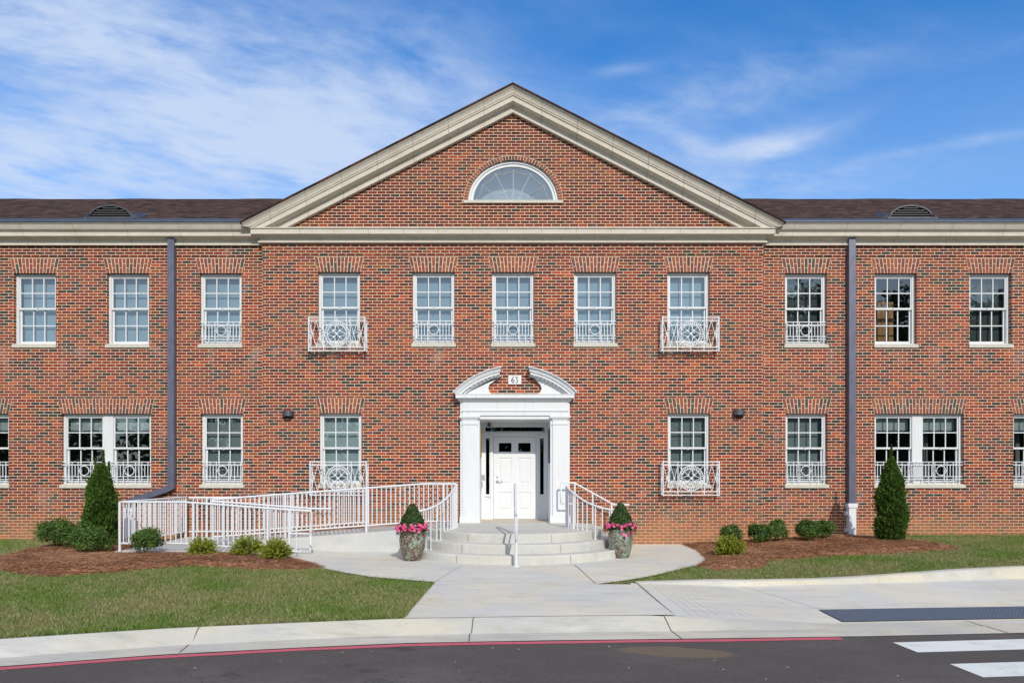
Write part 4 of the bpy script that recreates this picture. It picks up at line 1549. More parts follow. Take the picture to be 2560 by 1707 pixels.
# doorway -----------------------------------------------------------------
b = MB()
YB = 0.96
HO = 0.803
piers = []
for sx_ in (-1, 1):
    b = MB()
    piers.append(b)
    xa, xb = sorted((DX + sx_ * HO, DX + sx_ * 1.243))
    b.box(xa, xb, -0.085, 0.10, 0.50, 2.93)                         # pier
    xi, xo = sorted((DX + sx_ * (HO + 0.05), DX + sx_ * 1.19))
    b.box(xi, xo, -0.120, -0.086, 0.665, 2.73)                      # shaft
    b.box(xa - 0.012, xb + 0.012, -0.135, -0.086, 0.502, 0.600)     # plinth
    b.box(xa - 0.006, xb + 0.006, -0.128, -0.0865, 0.601, 0.664)
    b.box(xi - 0.012, xo + 0.012, -0.135, -0.0865, 2.731, 2.755)    # necking
    b.box(xi, xo, -0.123, -0.087, 2.756, 2.835)
    b.hexa([(xi - 0.004, -0.128, 2.836), (xo + 0.004, -0.128, 2.836), (xo + 0.004, -0.087, 2.836), (xi - 0.004, -0.087, 2.836)],
           [(xa - 0.012, -0.160, 2.886), (xb + 0.012, -0.160, 2.886), (xb + 0.012, -0.087, 2.886), (xa - 0.012, -0.087, 2.886)])
    b.box(xa - 0.014, xb + 0.014, -0.165, -0.0875, 2.887, 2.929)
b = MB()
b.box(DX - 1.243, DX + 1.243, -0.095, 0.10, 2.931, 3.235)
b.box(DX - 1.19, DX + 1.19, -0.130, -0.0955, 2.932, 3.030)
b.box(DX - 1.205, DX + 1.205, -0.150, -0.0958, 3.031, 3.045)
b.box(DX - 1.19, DX + 1.19, -0.122, -0.0956, 3.046, 3.234)
b.box(DX - HO + 0.001, DX + HO - 0.001, -0.10, 0.06, 2.852, 2.9305)
b.cur = 2.0
for x_ in (DX - 0.40, DX + 0.40):
    b.box(x_ - 0.003, x_ + 0.003, -0.1225, -0.1219, 3.05, 3.23)
for x_ in (DX - 1.05, DX + 1.05):
    b.box(x_ - 0.003, x_ + 0.003, -0.1305, -0.1299, 2.935, 3.028)
b.cur = 0.5
surround = b.build('door_surround', M['white'], bld)
for p_ in piers:
    p_.build('pilaster', M['white'], surround)
b = MB()
b.hexa([(DX - 1.245, -0.130, 3.236), (DX + 1.245, -0.130, 3.236), (DX + 1.245, 0.05, 3.236), (DX - 1.245, 0.05, 3.236)],
       [(DX - 1.30, -0.185, 3.300), (DX + 1.30, -0.185, 3.300), (DX + 1.30, 0.05, 3.300), (DX - 1.30, 0.05, 3.300)])
b.box(DX - 1.31, DX + 1.31, -0.195, 0.05, 3.301, 3.318)
for k in range(19):
    x = DX - 1.25 + 2.5 * k / 18
    b.box(x - 0.024, x + 0.024, -0.228, -0.196, 3.303, 3.3165)
b.box(DX - 1.335, DX + 1.335, -0.250, 0.05, 3.3185, 3.396)
b.box(DX - 1.345, DX + 1.345, -0.262, 0.05, 3.3965, 3.408)
b.cur = 2.0
for x_ in (DX - 0.88, DX, DX + 0.88):
    b.box(x_ - 0.003, x_ + 0.003, -0.2505, -0.2499, 3.32, 3.395)
b.cur = 0.5
b.build('door_cornice', M['white'], surround)
# broken curved pediment
ZP = 3.452


def circ3(A_, B_, C_):
    (ax, ay), (bx, by), (cx_, cy_) = A_, B_, C_
    d = 2 * (ax * (by - cy_) + bx * (cy_ - ay) + cx_ * (ay - by))
    ux = ((ax**2 + ay**2) * (by - cy_) + (bx**2 + by**2) * (cy_ - ay) + (cx_**2 + cy_**2) * (ay - by)) / d
    uy = ((ax**2 + ay**2) * (cx_ - bx) + (bx**2 + by**2) * (ax - cx_) + (cx_**2 + cy_**2) * (bx - ax)) / d
    return ux, uy, math.hypot(ax - ux, ay - uy)


ux, uy, ur = circ3((-1.399, 0.0), (-0.985, 0.325), (-0.305, 0.569))
for sx_ in (-1, 1):
    b = MB()

    def P_(r_, a_):
        return (DX + sx_ * -(ux + r_ * math.cos(a_)), ZP + uy + r_ * math.sin(a_))
    a0 = math.atan2(0.0 - uy, -1.399 - ux)
    a1 = math.atan2(0.569 - uy, -0.305 - ux)
    bands = [(ur, ur - 0.018, -0.295), (ur - 0.0185, ur - 0.088, -0.270), (ur - 0.0885, ur - 0.102, -0.245), (ur - 0.1025, ur - 0.160, -0.215), (ur - 0.1605, ur - 0.205, -0.150)]
    n = 22
    for bi, (ro_, ri_, yp) in enumerate(bands):
        # inner bands stop earlier at the raking end and on the flat cornice
        e1 = a1 + 0.0 + bi * 0.012
        V_, F_ = [], []
        for i in range(n + 1):
            a_ = lerp(a0, e1, i / n)
            po, pi_ = P_(ro_, a_), P_(ri_, a_)
            zo, zi = max(po[1], 3.409), max(pi_[1], 3.409)
            yi = yp + (0.045 if bi == 1 else 0.0)
            V_ += [(po[0], yp, zo), (pi_[0], yi, zi), (pi_[0], 0.02, zi), (po[0], 0.02, zo)]
        for i in range(n):
            for k in range(4):
                F_.append((i * 4 + k, i * 4 + (k + 1) % 4, (i + 1) * 4 + (k + 1) % 4, (i + 1) * 4 + k))
        F_ += [(0, 1, 2, 3), (n * 4 + 3, n * 4 + 2, n * 4 + 1, n * 4)]
        b.raw(V_, F_)
    nd_ = 7
    for k in range(nd_):      # dentils
        a_ = lerp(a0 - 0.20, a1 + 0.06, (k + 0.4) / nd_)
        if P_(ur - 0.18, a_)[1] < 3.43:
            continue
        q = [P_(ur - 0.166, a_ - 0.016), P_(ur - 0.166, a_ + 0.016), P_(ur - 0.183, a_ + 0.016), P_(ur - 0.183, a_ - 0.016)]
        b.prism_xz(q, -0.195, -0.1505)
    b.build('curved_pediment', M['white'], surround)
    # flat panel with the scooped inner edge
    t_ = MB()
    edge = [(-0.345, 0.405), (-0.40, 0.345), (-0.455, 0.285), (-0.52, 0.235), (-0.575, 0.19), (-0.602, 0.13), (-0.602, 0.075), (-0.575, 0.02), (-0.53, -0.035), (-0.515, -0.043)]
    top = []
    for i in range(18):
        a_ = lerp(a0, a1 + 0.02, i / 17)
        p = (ux + (ur - 0.19) * math.cos(a_), uy + (ur - 0.19) * math.sin(a_))
        if p[1] > -0.043:
            top.append(p)
    poly = [(top[0][0] - 0.03, -0.043)] + top + edge
    t_.prism_xz([(DX - sx_ * px_, ZP + pz_) for px_, pz_ in poly], -0.085, 0.02)
    t_.build('pediment_panel', M['white'], surround)

# recess
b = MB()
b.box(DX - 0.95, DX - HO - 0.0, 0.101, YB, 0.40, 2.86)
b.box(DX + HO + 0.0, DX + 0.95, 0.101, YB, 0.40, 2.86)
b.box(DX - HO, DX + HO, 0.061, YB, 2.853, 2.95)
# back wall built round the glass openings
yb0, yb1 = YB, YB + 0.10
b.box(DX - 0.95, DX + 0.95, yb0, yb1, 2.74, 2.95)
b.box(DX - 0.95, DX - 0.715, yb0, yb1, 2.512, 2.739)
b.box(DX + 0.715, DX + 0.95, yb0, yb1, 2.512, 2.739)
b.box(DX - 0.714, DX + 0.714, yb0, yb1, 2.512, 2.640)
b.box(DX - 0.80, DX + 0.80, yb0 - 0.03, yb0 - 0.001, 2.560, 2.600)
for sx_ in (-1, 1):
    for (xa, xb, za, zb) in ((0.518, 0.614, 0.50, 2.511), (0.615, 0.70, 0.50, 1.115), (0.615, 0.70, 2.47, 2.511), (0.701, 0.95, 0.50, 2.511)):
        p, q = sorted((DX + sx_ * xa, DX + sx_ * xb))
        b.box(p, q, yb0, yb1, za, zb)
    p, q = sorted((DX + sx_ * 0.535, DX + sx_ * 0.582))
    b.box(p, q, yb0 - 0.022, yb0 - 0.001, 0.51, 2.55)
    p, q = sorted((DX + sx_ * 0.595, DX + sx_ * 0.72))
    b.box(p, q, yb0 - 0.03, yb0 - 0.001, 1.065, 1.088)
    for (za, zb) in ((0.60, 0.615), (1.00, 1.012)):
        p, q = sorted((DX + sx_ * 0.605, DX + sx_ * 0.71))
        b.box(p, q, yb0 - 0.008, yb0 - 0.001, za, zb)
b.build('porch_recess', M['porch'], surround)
for (xa, xb, za, zb) in ((-0.714, 0.714, 2.641, 2.739), (-0.70, -0.615, 1.116, 2.469), (0.615, 0.70, 1.116, 2.469)):
    g = MB()
    g.box(DX + xa, DX + xb, YB + 0.035, YB + 0.041, za, zb)
    g.build('sidelight', M['glassd'], surround)
# floor of the recess and threshold
b = MB()
b.box(DX - HO, DX + HO, -0.05, YB - 0.055, 0.40, 0.497)
b.box(DX - HO, DX + HO, YB - 0.05, YB - 0.001, 0.40, 0.512)
b.build('threshold', M['threshold'], surround)
# door leaf
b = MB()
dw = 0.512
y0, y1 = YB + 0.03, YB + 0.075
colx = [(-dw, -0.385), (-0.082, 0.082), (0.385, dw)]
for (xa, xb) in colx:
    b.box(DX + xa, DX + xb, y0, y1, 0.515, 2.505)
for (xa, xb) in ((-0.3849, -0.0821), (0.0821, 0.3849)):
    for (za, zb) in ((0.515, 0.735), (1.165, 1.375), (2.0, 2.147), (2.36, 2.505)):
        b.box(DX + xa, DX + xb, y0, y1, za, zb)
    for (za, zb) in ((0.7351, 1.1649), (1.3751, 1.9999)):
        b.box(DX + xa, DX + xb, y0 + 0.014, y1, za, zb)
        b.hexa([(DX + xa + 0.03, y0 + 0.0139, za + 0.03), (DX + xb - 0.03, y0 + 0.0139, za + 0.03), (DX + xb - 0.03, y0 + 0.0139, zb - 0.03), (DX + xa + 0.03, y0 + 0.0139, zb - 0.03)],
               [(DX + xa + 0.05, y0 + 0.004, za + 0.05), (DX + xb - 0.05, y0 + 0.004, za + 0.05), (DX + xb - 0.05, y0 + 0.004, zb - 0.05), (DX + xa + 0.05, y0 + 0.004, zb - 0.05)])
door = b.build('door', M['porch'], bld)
door['label'] = 'white panelled front door with two small dark panes'
for (xa, xb) in ((-0.384, -0.083), (0.083, 0.384)):
    g = MB()
    g.box(DX + xa, DX + xb, y0 + 0.015, y0 + 0.021, 2.148, 2.359)
    g.build('pane', M['glassd'], door)
b = MB()
xh, zh = DX - 0.425, 1.440
b.tube([(xh, y0 - 0.001, zh), (xh, y0 - 0.055, zh), ], 0.022, 12)
b.tube([(xh, y0 - 0.05, zh), (xh + 0.05, y0 - 0.055, zh - 0.006), (xh + 0.105, y0 - 0.05, zh - 0.004), (xh + 0.118, y0 - 0.03, zh + 0.004)], 0.011, 8)
b.build('handle', M['chrome'], door)
b = MB()
b.tube([(xh, y0 - 0.001, zh + 0.095), (xh, y0 - 0.018, zh + 0.095)], 0.020, 12)
b.build('deadbolt', M['chrome'], door)
# dark lobby behind the door glass
b = MB()
b.box(DX - 0.94, DX + 0.94, 1.22, 1.24, 0.45, 2.94)
b.build('lobby_wall', M['black'], bld)
# fittings in the porch
b = MB()
b.box(DX - HO + 0.001, DX - HO + 0.085, 0.60, 0.72, 1.45, 1.585)
b.build('card_reader', M['chrome'], bld)
b = MB()
b.box(DX - HO + 0.0005, DX - HO + 0.022, 0.02, 0.55, 2.0, 2.66)
b.build('brass_plaque', M['gold'], bld)
b = MB()
b.box(DX + HO - 0.022, DX + HO - 0.0005, 0.02, 0.55, 1.86, 2.64)
b.build('dark_plaque', M['darkmetal'], bld)
b = MB()
b.box(DX - 0.66, DX - 0.58, YB - 0.16, YB - 0.02, 2.755, 2.79)
b.tube([(DX - 0.62, YB - 0.08, 2.852), (DX - 0.62, YB - 0.08, 2.79)], 0.018, 8)
b.build('security_camera', M['ink'], bld)
# number plate
b = MB()
b.box(0.065 - 0.148, 0.065 + 0.148, -0.016, -0.001, 3.655, 3.852)
plate = b.build('number_plate', M['plaque'], bld)
cxn, czn = 0.065, 3.7535
d6 = MB()
pts = [(-0.012, 0.066), (-0.045, 0.048), (-0.066, 0.012), (-0.070, -0.022), (-0.058, -0.052), (-0.038, -0.064), (-0.020, -0.054), (-0.012, -0.028), (-0.020, -0.004), (-0.038, 0.006), (-0.056, -0.006), (-0.067, -0.03)]
d6.tube([(cxn + x - 0.004, -0.018, czn + z) for x, z in pts], 0.0095, 6)
d6.build('digit', M['ink'], plate)
d3 = MB()
pts = [(0.016, 0.060), (0.066, 0.060), (0.036, 0.016), (0.056, 0.006), (0.068, -0.018), (0.064, -0.046), (0.042, -0.064), (0.016, -0.056)]
d3.tube([(cxn + x, -0.018, czn + z) for x, z in pts], 0.0095, 6)
d3.build('digit', M['ink'], plate)
sc = MB()
for sx_ in (-1, 1):
    for (a_, z_) in ((0.10, 0.06), (0.118, 0.045), (0.125, -0.05), (0.105, 0.03), (0.112, -0.03)):
        sc.box(cxn + sx_ * a_ - 0.005, cxn + sx_ * a_ + 0.005, -0.0175, -0.0161, czn + z_ - 0.006, czn + z_ + 0.006)
sc.build('ornament', M['sillstone'], plate)

# wall lights
for (xv, zv) in ((-5.10, 2.985), (5.165, 3.01)):
    b = MB()
    nn = 12

    def plan(k_, z_):
        return [(xv - 0.132 * k_ * math.cos(math.pi * i / nn), -0.165 * k_ * math.sin(math.pi * i / nn) ** 0.7 - 0.001, z_) for i in range(nn + 1)]
    lo, hi = plan(1.0, zv - 0.062), plan(0.93, zv + 0.062)
    n = nn + 1
    b.raw(lo + hi, [tuple(range(n))[::-1], tuple(range(n, 2 * n))] + [(i, i + 1, i + 1 + n, i + n) for i in range(nn)] + [(nn, 0, n, 2 * n - 1)])
    wl = b.build('wall_light', M['darkmetal'], bld)
    b = MB()
    b.box(xv - 0.09, xv + 0.09, -0.09, -0.004, zv - 0.10, zv - 0.0625)
    b.build('lamp_lens', M['black'], wl)


# downspouts
def spout(xs_, right):
    b = MB()
    yw = WY
    y0_, y1_ = yw - 0.135, yw - 0.02
    zb_ = 0.93 if right else 1.345
    xm = xs_
    b.box(xm - 0.075, xm + 0.075, y0_, y1_, zb_, 6.985)
    if not right:
        b.hexa([(xm - 0.075, y0_, 1.20), (xm + 0.075, y0_, 1.28), (xm + 0.075, y1_, 1.28), (xm - 0.075, y1_, 1.20)],
               [(xm - 0.075, y0_, 1.3449), (xm + 0.075, y0_, 1.3449), (xm + 0.075, y1_, 1.3449), (xm - 0.075, y1_, 1.3449)])
        b.hexa([(xm - 1.02, y0_, 0.885), (xm - 0.0755, y0_, 1.20), (xm - 0.0755, y1_, 1.20), (xm - 1.02, y1_, 0.885)],
               [(xm - 1.02, y0_, 1.03), (xm - 0.0755, y0_, 1.3449), (xm - 0.0755, y1_, 1.3449), (xm - 1.02, y1_, 1.03)])
        xm = xm - 0.96
        b.box(xm - 0.07, xm + 0.07, y0_ + 0.001, y1_ - 0.001, 0.80, 0.90)
    o = b.build('downspout', M['bronze'], bld)
    st = MB()
    for z_ in ((6.55, 4.6, 1.9) if right else (6.55, 3.9, 1.45)):
        st.box(xs_ - 0.079, xs_ + 0.079, y0_ - 0.003, y1_ + 0.01, z_ - 0.008, z_ + 0.008)
    if not right:
        st.bar((xs_ - 0.078, y0_ - 0.003, 1.34), (xs_ + 0.076, y0_ - 0.003, 1.275), 0.006, 0.012)
    st.build('seam', M['bronze'] if right else M['bronze'], o)
    bt_ = MB()
    zt = 0.93 if right else 0.83
    zg = 0.05
    bt_.box(xm - 0.082, xm + 0.082, y0_ - 0.012, y1_ + 0.012, zg, zt - 0.0)
    bt_.box(xm - 0.105, xm + 0.105, y0_ - 0.03, y1_ + 0.0125, zt - 0.085, zt + 0.01)
    for z_ in (zt - 0.22, zt - 0.60):
        bt_.box(xm - 0.125, xm - 0.083, y0_ + 0.03, y1_ + 0.012, z_ - 0.03, z_ + 0.03)
        bt_.box(xm - 0.135, xm - 0.1255, y0_ + 0.02, y1_ + 0.012, z_ - 0.05, z_ + 0.05)
    bt_.build('drain_boot', M['pvc'], o)


spout(-7.78, False)
spout(7.76, True)

# ------------------------------------------------------------------ steps
SC = (0.07, -1.08)
steps = tag(empty('entrance_steps', (0.07, -1.5, 0)), 'three curved grey concrete steps below the white front door', 'steps')
for k, (rad, z0, z1) in enumerate(((2.42, -0.12, 0.167), (2.12, 0.167, 0.333), (1.82, 0.333, 0.5))):
    aa = math.asin(min(1, (0 - 0.002 - SC[1]) / rad))
    n = 64
    poly = []
    for i in range(n + 1):
        a_ = lerp(math.pi - aa, 2 * math.pi + aa, i / n)
        poly.append((SC[0] + rad * math.cos(a_), SC[1] + rad * math.sin(a_)))
    b = MB()
    # rounded nosing: three rings
    rings = [(0.0, z0), (0.0, z1 - 0.022), (0.006, z1 - 0.006), (0.022, z1)]
    V_ = []
    for off, z_ in rings:
        for (x, y) in poly:
            d = math.hypot(x - SC[0], y - SC[1])
            f = (d - off) / d
            V_.append((SC[0] + (x - SC[0]) * f, min(SC[1] + (y - SC[1]) * f, -0.002), z_))
    m_ = n + 1
    F_ = [(r_ * m_ + i, r_ * m_ + i + 1, (r_ + 1) * m_ + i + 1, (r_ + 1) * m_ + i) for r_ in range(3) for i in range(n)]
    F_.append(tuple(range(3 * m_, 4 * m_)))
    b.raw(V_, F_)
    o = b.build('landing' if k == 2 else 'step', M['stepcon'])
    o.parent = steps
    o.location = (-0.07, 1.5, 0)
    for ja in (-0.46 - 0.03 * k, 0.42 - 0.02 * k):
        a_ = -math.pi / 2 + ja
        j = MB()
        c_, s_ = math.cos(a_), math.sin(a_)
        r1_ = rad + 0.002
        j.bar((SC[0] + r1_ * c_, SC[1] + r1_ * s_, z0 + (0.125 if k == 0 else 0.003)), (SC[0] + r1_ * c_, SC[1] + r1_ * s_, z1 - 0.02), 0.006)
        jo = j.build('joint', M['joint'], o)


def step_z(x, y):
    r_ = math.hypot(x - SC[0], y - SC[1])
    return 0.5 if r_ < 1.82 else 0.333 if r_ < 2.12 else 0.167 if r_ < 2.42 else gz(x, y) + 0.012


# ------------------------------------------------------------------ ramp
ramp = tag(empty('access_ramp', (-4.5, -1.4, 0)), 'grey concrete wheelchair ramp doubling back along the left wall', 'ramp')
ZPF = 0.175
XT, XB_ = -1.80, -6.15


def upz(x): return float(np.interp(x, [XB_, XT], [ZPF, 0.496]))


def lowz(x): return float(np.interp(x, [-6.15, -4.05], [ZPF, 0.02]))


b = MB()
b.prism_xz([(XB_, -0.3), (-1.25, -0.3), (-1.25, 0.496), (XT, 0.496), (XB_, ZPF)], -1.5, -0.003)
o = b.build('upper_run', M['rampcon'], None); o.parent = ramp; o.location = (4.5, 1.4, 0)
b = MB()
b.box(-7.42, XB_ - 0.003, -2.85, 0.10, -0.3, ZPF)
o = b.build('platform', M['rampcon'], None); o.parent = ramp; o.location = (4.5, 1.4, 0)
b = MB()
b.prism_xz([(XB_ + 0.001, -0.3), (-4.0, -0.3), (-4.0, 0.018), (XB_ + 0.001, ZPF - 0.001)], -2.85, -1.503)
o = b.build('lower_run', M['rampcon'], None); o.parent = ramp; o.location = (4.5, 1.4, 0)


# ------------------------------------------------------------------ railings
def railing(name, label, path, height, basef, postpos, spacing=0.097, bal=True, bottom=0.14, group='white railings of the ramp and steps', toprad=0.021, ret=None, double=False):
    """path: list of (x,y) corners; heights follow basef"""
    t = tag(empty(name, (path[0][0], path[0][1], 0)), label, 'railing', group)
    off = Vector((-path[0][0], -path[0][1], 0))

    def add(nm, b):
        o = b.build(nm, M['rail'], t)
        o.location = off
        return o
    # resample
    P = []
    for (p, q) in zip(path[:-1], path[1:]):
        L = math.hypot(q[0] - p[0], q[1] - p[1])
        n = max(1, int(L / 0.15))
        for i in range(n):
            P.append((lerp(p[0], q[0], i / n), lerp(p[1], q[1], i / n)))
    P.append(path[-1])
    top = [(x, y, basef(x, y) + height) for x, y in P]
    b = MB(); b.tube(top if ret is None else top + ret, toprad, 10); add('top_rail', b)
    if bottom is not None:
        b = MB(); b.tube([(x, y, basef(x, y) + bottom) for x, y in P], 0.017, 8); add('bottom_rail', b)
    if double:
        b = MB(); b.tube([(x, y, basef(x, y) + height - 0.12) for x, y in P], 0.013, 8); add('lower_rail', b)
    for (x, y) in postpos:
        b = MB(); b.tube([(x, y, basef(x, y) - 0.05), (x, y, basef(x, y) + height - 0.005)], 0.024, 10); add('post', b)
    if bal:
        cum = [0.0]
        for (p, q) in zip(path[:-1], path[1:]):
            cum.append(cum[-1] + math.hypot(q[0] - p[0], q[1] - p[1]))
        n = int(cum[-1] / spacing)
        for i in range(1, n):
            s_ = cum[-1] * i / n
            x = float(np.interp(s_, cum, [p[0] for p in path]))
            y = float(np.interp(s_, cum, [p[1] for p in path]))
            if any(math.hypot(x - p[0], y - p[1]) < 0.04 for p in postpos):
                continue
            b = MB()
            z = basef(x, y)
            b.tube([(x, y, z + bottom), (x, y, z + height - 0.01)], 0.0125, 6, caps=False)
            add('baluster', b)
    return t


railing('ramp_railing', 'long white ramp railing rising to the left side of the white doorway', [(-6.2, -1.44), (-1.80, -1.44), (-1.15, -1.44)], 0.915,
        lambda x, y: upz(x), [(-6.2, -1.44), (-4.70, -1.44), (-3.02, -1.44), (-1.42, -1.44), (-1.15, -1.44)])
railing('ramp_railing', 'white railing round the low ramp landing with a square corner post by the mulch', [(-7.36, -0.20), (-7.36, -2.78), (-6.15, -2.78), (-3.95, -2.78)], 0.915,
        lambda x, y: lowz(x), [(-7.36, -0.20), (-7.36, -1.5), (-7.36, -2.78), (-5.98, -2.78), (-5.0, -2.78), (-4.18, -2.78)],
        ret=[(-3.80, -2.78, 0.93), (-3.765, -2.78, 0.90), (-3.755, -2.78, 0.55), (-3.79, -2.78, 0.50), (-4.18, -2.78, 0.50)])
railing('ramp_railing', 'white railing closest to the brick wall at the back of the ramp', [(-7.30, -0.16), (-6.15, -0.16), (-3.25, -0.16)], 0.90,
        lambda x, y: upz(x), [(-6.9, -0.16), (-5.0, -0.16), (-3.25, -0.16)])
railing('ramp_railing', 'short plain white handrail between the two ramp runs', [(-6.15, -1.62), (-4.0, -1.62), (-3.70, -1.62)], 0.885,
        lambda x, y: lowz(x), [(-5.9, -1.62), (-5.0, -1.62), (-4.12, -1.62)], bal=False, bottom=None)


def spline(pts, n=8):
    P = [Vector(p) for p in pts]
    out = []
    for i in range(len(P) - 1):
        p0, p1, p2, p3 = P[max(i - 1, 0)], P[i], P[i + 1], P[min(i + 2, len(P) - 1)]
        for k in range(n):
            t_ = k / n
            out.append(0.5 * ((2 * p1) + (p2 - p0) * t_ + (2 * p0 - 5 * p1 + 4 * p2 - p3) * t_ * t_ + (3 * p1 - p0 - 3 * p2 + p3) * t_ ** 3))
    out.append(P[-1])
    return out


def stair_rail(label, ctrl, posts, bals, extra=None):
    t = tag(empty('stair_railing', (ctrl[0][0], ctrl[0][1], 0)), label, 'railing', 'white railings of the ramp and steps')
    off = Vector((-ctrl[0][0], -ctrl[0][1], 0))
    cur = spline(ctrl)

    def add(nm, b):
        o = b.build(nm, M['rail'], t); o.location = off
    b = MB(); b.tube(cur, 0.019, 10); add('top_rail', b)

    def zat(x, y):
        return min(cur, key=lambda p: (p.x - x) ** 2 + (p.y - y) ** 2)
    for (f, r_, nm) in [(f, 0.024, 'post') for f in posts] + [(f, 0.0125, 'baluster') for f in bals]:
        p = cur[int(round(f * (len(cur) - 1)))]
        z0 = step_z(p.x, p.y)
        b = MB(); b.tube([(p.x, p.y, z0 - 0.01), (p.x, p.y, p.z - 0.004)], r_, 8)
        b.tube([(p.x, p.y, z0), (p.x, p.y, z0 + 0.018)], r_ + 0.011, 8)
        add(nm, b)
    if extra:
        for nm, pts_, r_ in extra:
            b = MB(); b.tube(pts_, r_, 10); add(nm, b)
    return t


stair_rail('curved white railing on the left side of the steps behind the left pot',
           [(-1.17, -1.42, 1.38), (-1.18, -1.65, 1.32), (-1.23, -1.92, 1.22), (-1.33, -2.20, 1.10), (-1.50, -2.48, 0.99), (-1.72, -2.70, 0.925), (-1.93, -2.84, 0.91)],
           [0.0, 0.12, 0.98], [0.20, 0.27, 0.34, 0.42, 0.49, 0.56, 0.63, 0.70, 0.77, 0.85, 0.92])
stair_rail('curved white railing on the right side of the steps beside the right pot',
           [(1.13, -1.42, 1.36), (1.17, -1.60, 1.30), (1.28, -1.80, 1.20), (1.46, -2.02, 1.07), (1.70, -2.22, 0.97), (1.95, -2.34, 0.92), (2.10, -2.38, 0.91)],
           [0.0, 0.30, 0.99], [0.08, 0.15, 0.22, 0.38, 0.45, 0.53, 0.62, 0.70, 0.79, 0.88])
# straight handrail near the wall, with a return loop in front of the pilaster
t = tag(empty('stair_railing', (1.38, -0.35, 0)), 'straight white handrail along the wall right of the doorway with a square end loop', 'railing', 'white railings of the ramp and steps')
for nm, pts_, r_ in (('top_rail', [(1.36, -0.36, 0.945), (1.10, -0.36, 0.945), (1.09, -0.36, 0.96), (1.09, -0.36, 1.395), (1.10, -0.36, 1.41), (1.40, -0.36, 1.41), (2.26, -0.36, 0.93), (2.62, -0.36, 0.925)], 0.019),
                     ('post', [(1.40, -0.36, 0.5), (1.40, -0.36, 1.40)], 0.022), ('post', [(2.22, -0.36, 0.15), (2.22, -0.36, 0.945)], 0.022),
                     ('post', [(1.80, -0.36, 0.32), (1.80, -0.36, 1.18)], 0.018)):
    b = MB(); b.tube(pts_, r_, 10)
    o = b.build(nm, M['rail'], t); o.location = (-1.38, 0.35, 0)
# centre rail
t = tag(empty('stair_railing', (0.07, -3.7, 0)), 'single white handrail up the middle of the steps', 'railing', 'white railings of the ramp and steps')
for nm, pts_, r_ in (('top_rail', [(0.055, -2.55, 0.95), (0.055, -2.48, 0.98), (0.055, -2.46, 1.38), (0.055, -2.52, 1.42), (0.06, -2.80, 1.41), (0.075, -3.72, 0.92), (0.076, -3.82, 0.885), (0.076, -3.83, 0.50), (0.075, -3.72, 0.45)], 0.021),
                     ('post', [(0.06, -2.72, 0.50), (0.06, -2.72, 1.40)], 0.022), ('post', [(0.075, -3.72, 0.0), (0.075, -3.72, 0.92)], 0.024),
                     ('base_plate', [(0.075, -3.72, 0.010), (0.075, -3.72, 0.024)], 0.07), ('lower_rail', [(0.06, -2.72, 0.95), (0.075, -3.72, 0.47)], 0.014)):
    b = MB(); b.tube(pts_, r_, 10)
    o = b.build(nm, M['rail'], t); o.location = (-0.07, 3.7, 0)


# ------------------------------------------------------------------ vegetation
def pip(poly, X, Y):
    inside = np.zeros(len(X), bool)
    n = len(poly)
    for i in range(n):
        x1, y1 = poly[i]
        x2, y2 = poly[(i + 1) % n]
        c_ = ((y1 > Y) != (y2 > Y)) & (X < (x2 - x1) * (Y - y1) / (y2 - y1 + 1e-12) + x1)
        inside ^= c_
    return inside


MULCH_L = [(-9.4, -3.0), (-8.75, -4.05), (-8.25, -4.58), (-7.6, -4.95), (-7.1, -5.06), (-6.3, -4.75), (-5.3, -4.25), (-4.3, -4.35), (-3.65, -4.15), (-3.22, -3.82), (-3.5, -3.4), (-4.0, -2.9), (-4.1, -2.84), (-7.3, -2.84),
           (-7.43, -2.4), (-7.43, -0.3), (-8.3, -0.2), (-9.1, -0.7), (-9.75, -1.7)]
MULCH_R = [(3.86, 0.05), (3.86, -1.3), (3.66, -2.7), (3.2, -3.65), (3.45, -4.02), (4.15, -3.95), (4.55, -3.55), (4.62, -3.05), (5.4, -2.85), (6.6, -2.72), (7.7, -2.65), (8.4, -2.5), (8.85, -2.1), (8.55, -1.4), (8.0, -0.6), (7.6, 0.08)]


